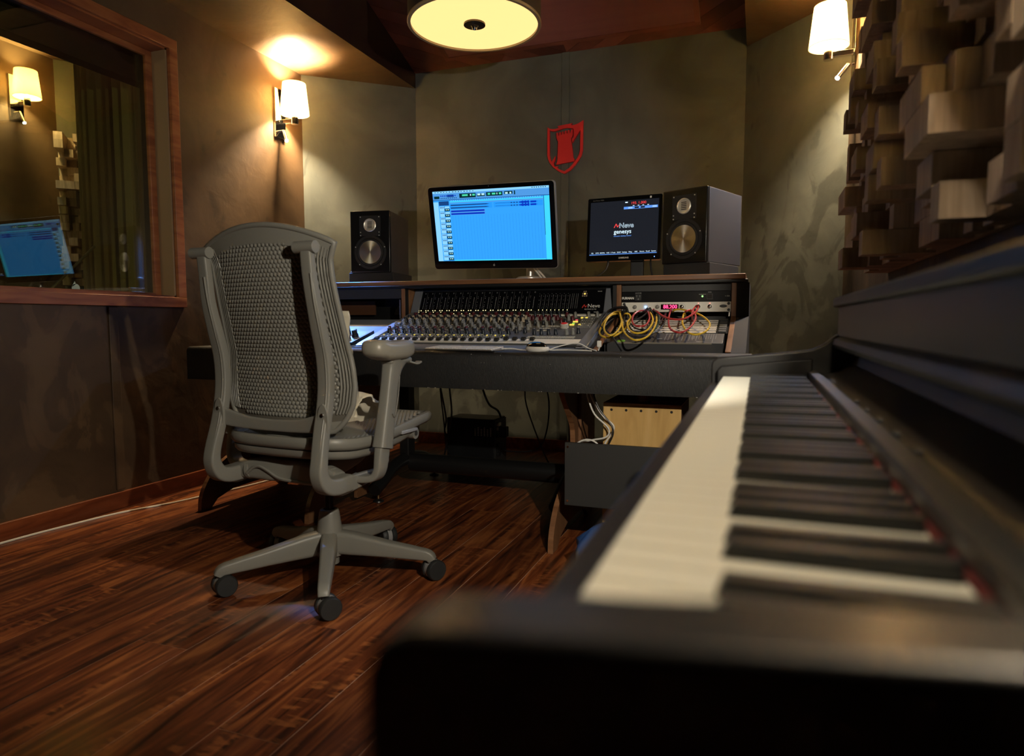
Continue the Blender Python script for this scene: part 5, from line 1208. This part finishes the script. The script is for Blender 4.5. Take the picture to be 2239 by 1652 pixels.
hang('black cable hanging just left of the computer case', -1.53, 3.28, -1.63, 3.40, .01, cblk, .005, .02)
hang('black cable dropping onto the top of the computer case', -1.40, 3.34, -1.34, 3.50, .308, cblk, .006, -.06)
cable('hanging_cable', 'black cable looping from the desk to the back of the computer case', [(-1.11, 3.3, .598), (-1.15, 3.36, .45), (-1.13, 3.42, .30), (-1.06, 3.46, .10), (-1.02, 3.48, .03), (-1.10, 3.5, .012)], .004, cblk, grp='cables hanging under the desk')
cable('hanging_cable', 'long black cable hanging left of the wooden pedestal side', [(-1.01, 3.2, .598), (-.985, 3.25, .44), (-1.03, 3.35, .26), (-1.10, 3.4, .16), (-1.26, 3.45, .13), (-1.33, 3.47, .14)], .004, cblk, grp='cables hanging under the desk')
cable('floor_cable', 'white cable trailing on the floor right of the computer case', [(-1.33, 3.45, .05), (-1.22, 3.44, .012), (-1.10, 3.42, .007), (-1.0, 3.44, .02), (-.93, 3.5, .10)], .0055, MATS['white'])
cable('floor_cable', 'second white cable crossing the floor behind the beam', [(-1.32, 3.50, .02), (-1.2, 3.55, .008), (-1.05, 3.62, .008), (-.95, 3.72, .008)], .004, MATS['white'])
cable('hanging_cable', 'white cable dropping from the desk into the grey pedestal box, left of the two', [(-.585, 2.415, .594), (-.581, 2.408, .565), (-.555, 2.405, .504), (-.504, 2.405, .456), (-.51, 2.402, .423), (-.571, 2.398, .407), (-.626, 2.385, .387), (-.63, 2.38, .33)], .0032, MATS['white'], grp='white cables at the pedestal')
cable('hanging_cable', 'white cable dropping from the desk into the grey pedestal box, right of the two', [(-.575, 2.425, .594), (-.571, 2.42, .565), (-.536, 2.418, .504), (-.488, 2.418, .465), (-.495, 2.415, .431), (-.518, 2.41, .392), (-.52, 2.40, .33)], .0032, MATS['white'], grp='white cables at the pedestal')
cable('hanging_cable', 'white cable looping just over the rim of the grey pedestal box', [(-.622, 2.36, .34), (-.618, 2.36, .388), (-.587, 2.36, .413), (-.553, 2.36, .415), (-.527, 2.36, .394), (-.52, 2.36, .34)], .0032, MATS['white'], grp='white cables at the pedestal')
cable('hanging_cable', 'black cable beside the white ones in front of the box drum', [(-.56, 2.385, .594), (-.535, 2.385, .53), (-.482, 2.385, .455), (-.50, 2.385, .39), (-.505, 2.38, .33)], .003, cblk)
cable('floor_cable', 'long pale cable lying on the floor along the left wall', [(-2.673, 1.2, .004), (-2.676, 1.69, .004), (-2.652, 1.94, .004), (-2.615, 2.15, .004), (-2.53, 2.36, .004), (-2.495, 2.50, .004), (-2.44, 2.72, .004), (-2.40, 3.0, .004)], .0045, MATS['cream'])
bg = MB()
def bag(u, v):
    t, p = 2*math.pi*u, math.pi*(v-.5); r_ = 1 + .30*mnoise.noise(Vector((math.cos(t)*2.2, math.sin(t)*2.2, v*4))) + .10*mnoise.noise(Vector((math.cos(t)*7, math.sin(t)*7, v*9)))
    return (.10*math.cos(t)*max(.02, math.cos(p))*r_, .10*math.sin(t)*max(.02, math.cos(p))*r_, .095 + .095*math.sin(p))
bg.grid(28, 16, bag); bo = bg.build('cloth_bag', M('bag_blue', (.03, .12, .42), .7), ang=80); bo.location = (-.44, 2.12, 0); tag(bo, 'blue cloth bag on the floor half hidden behind the piano keys', 'bag')
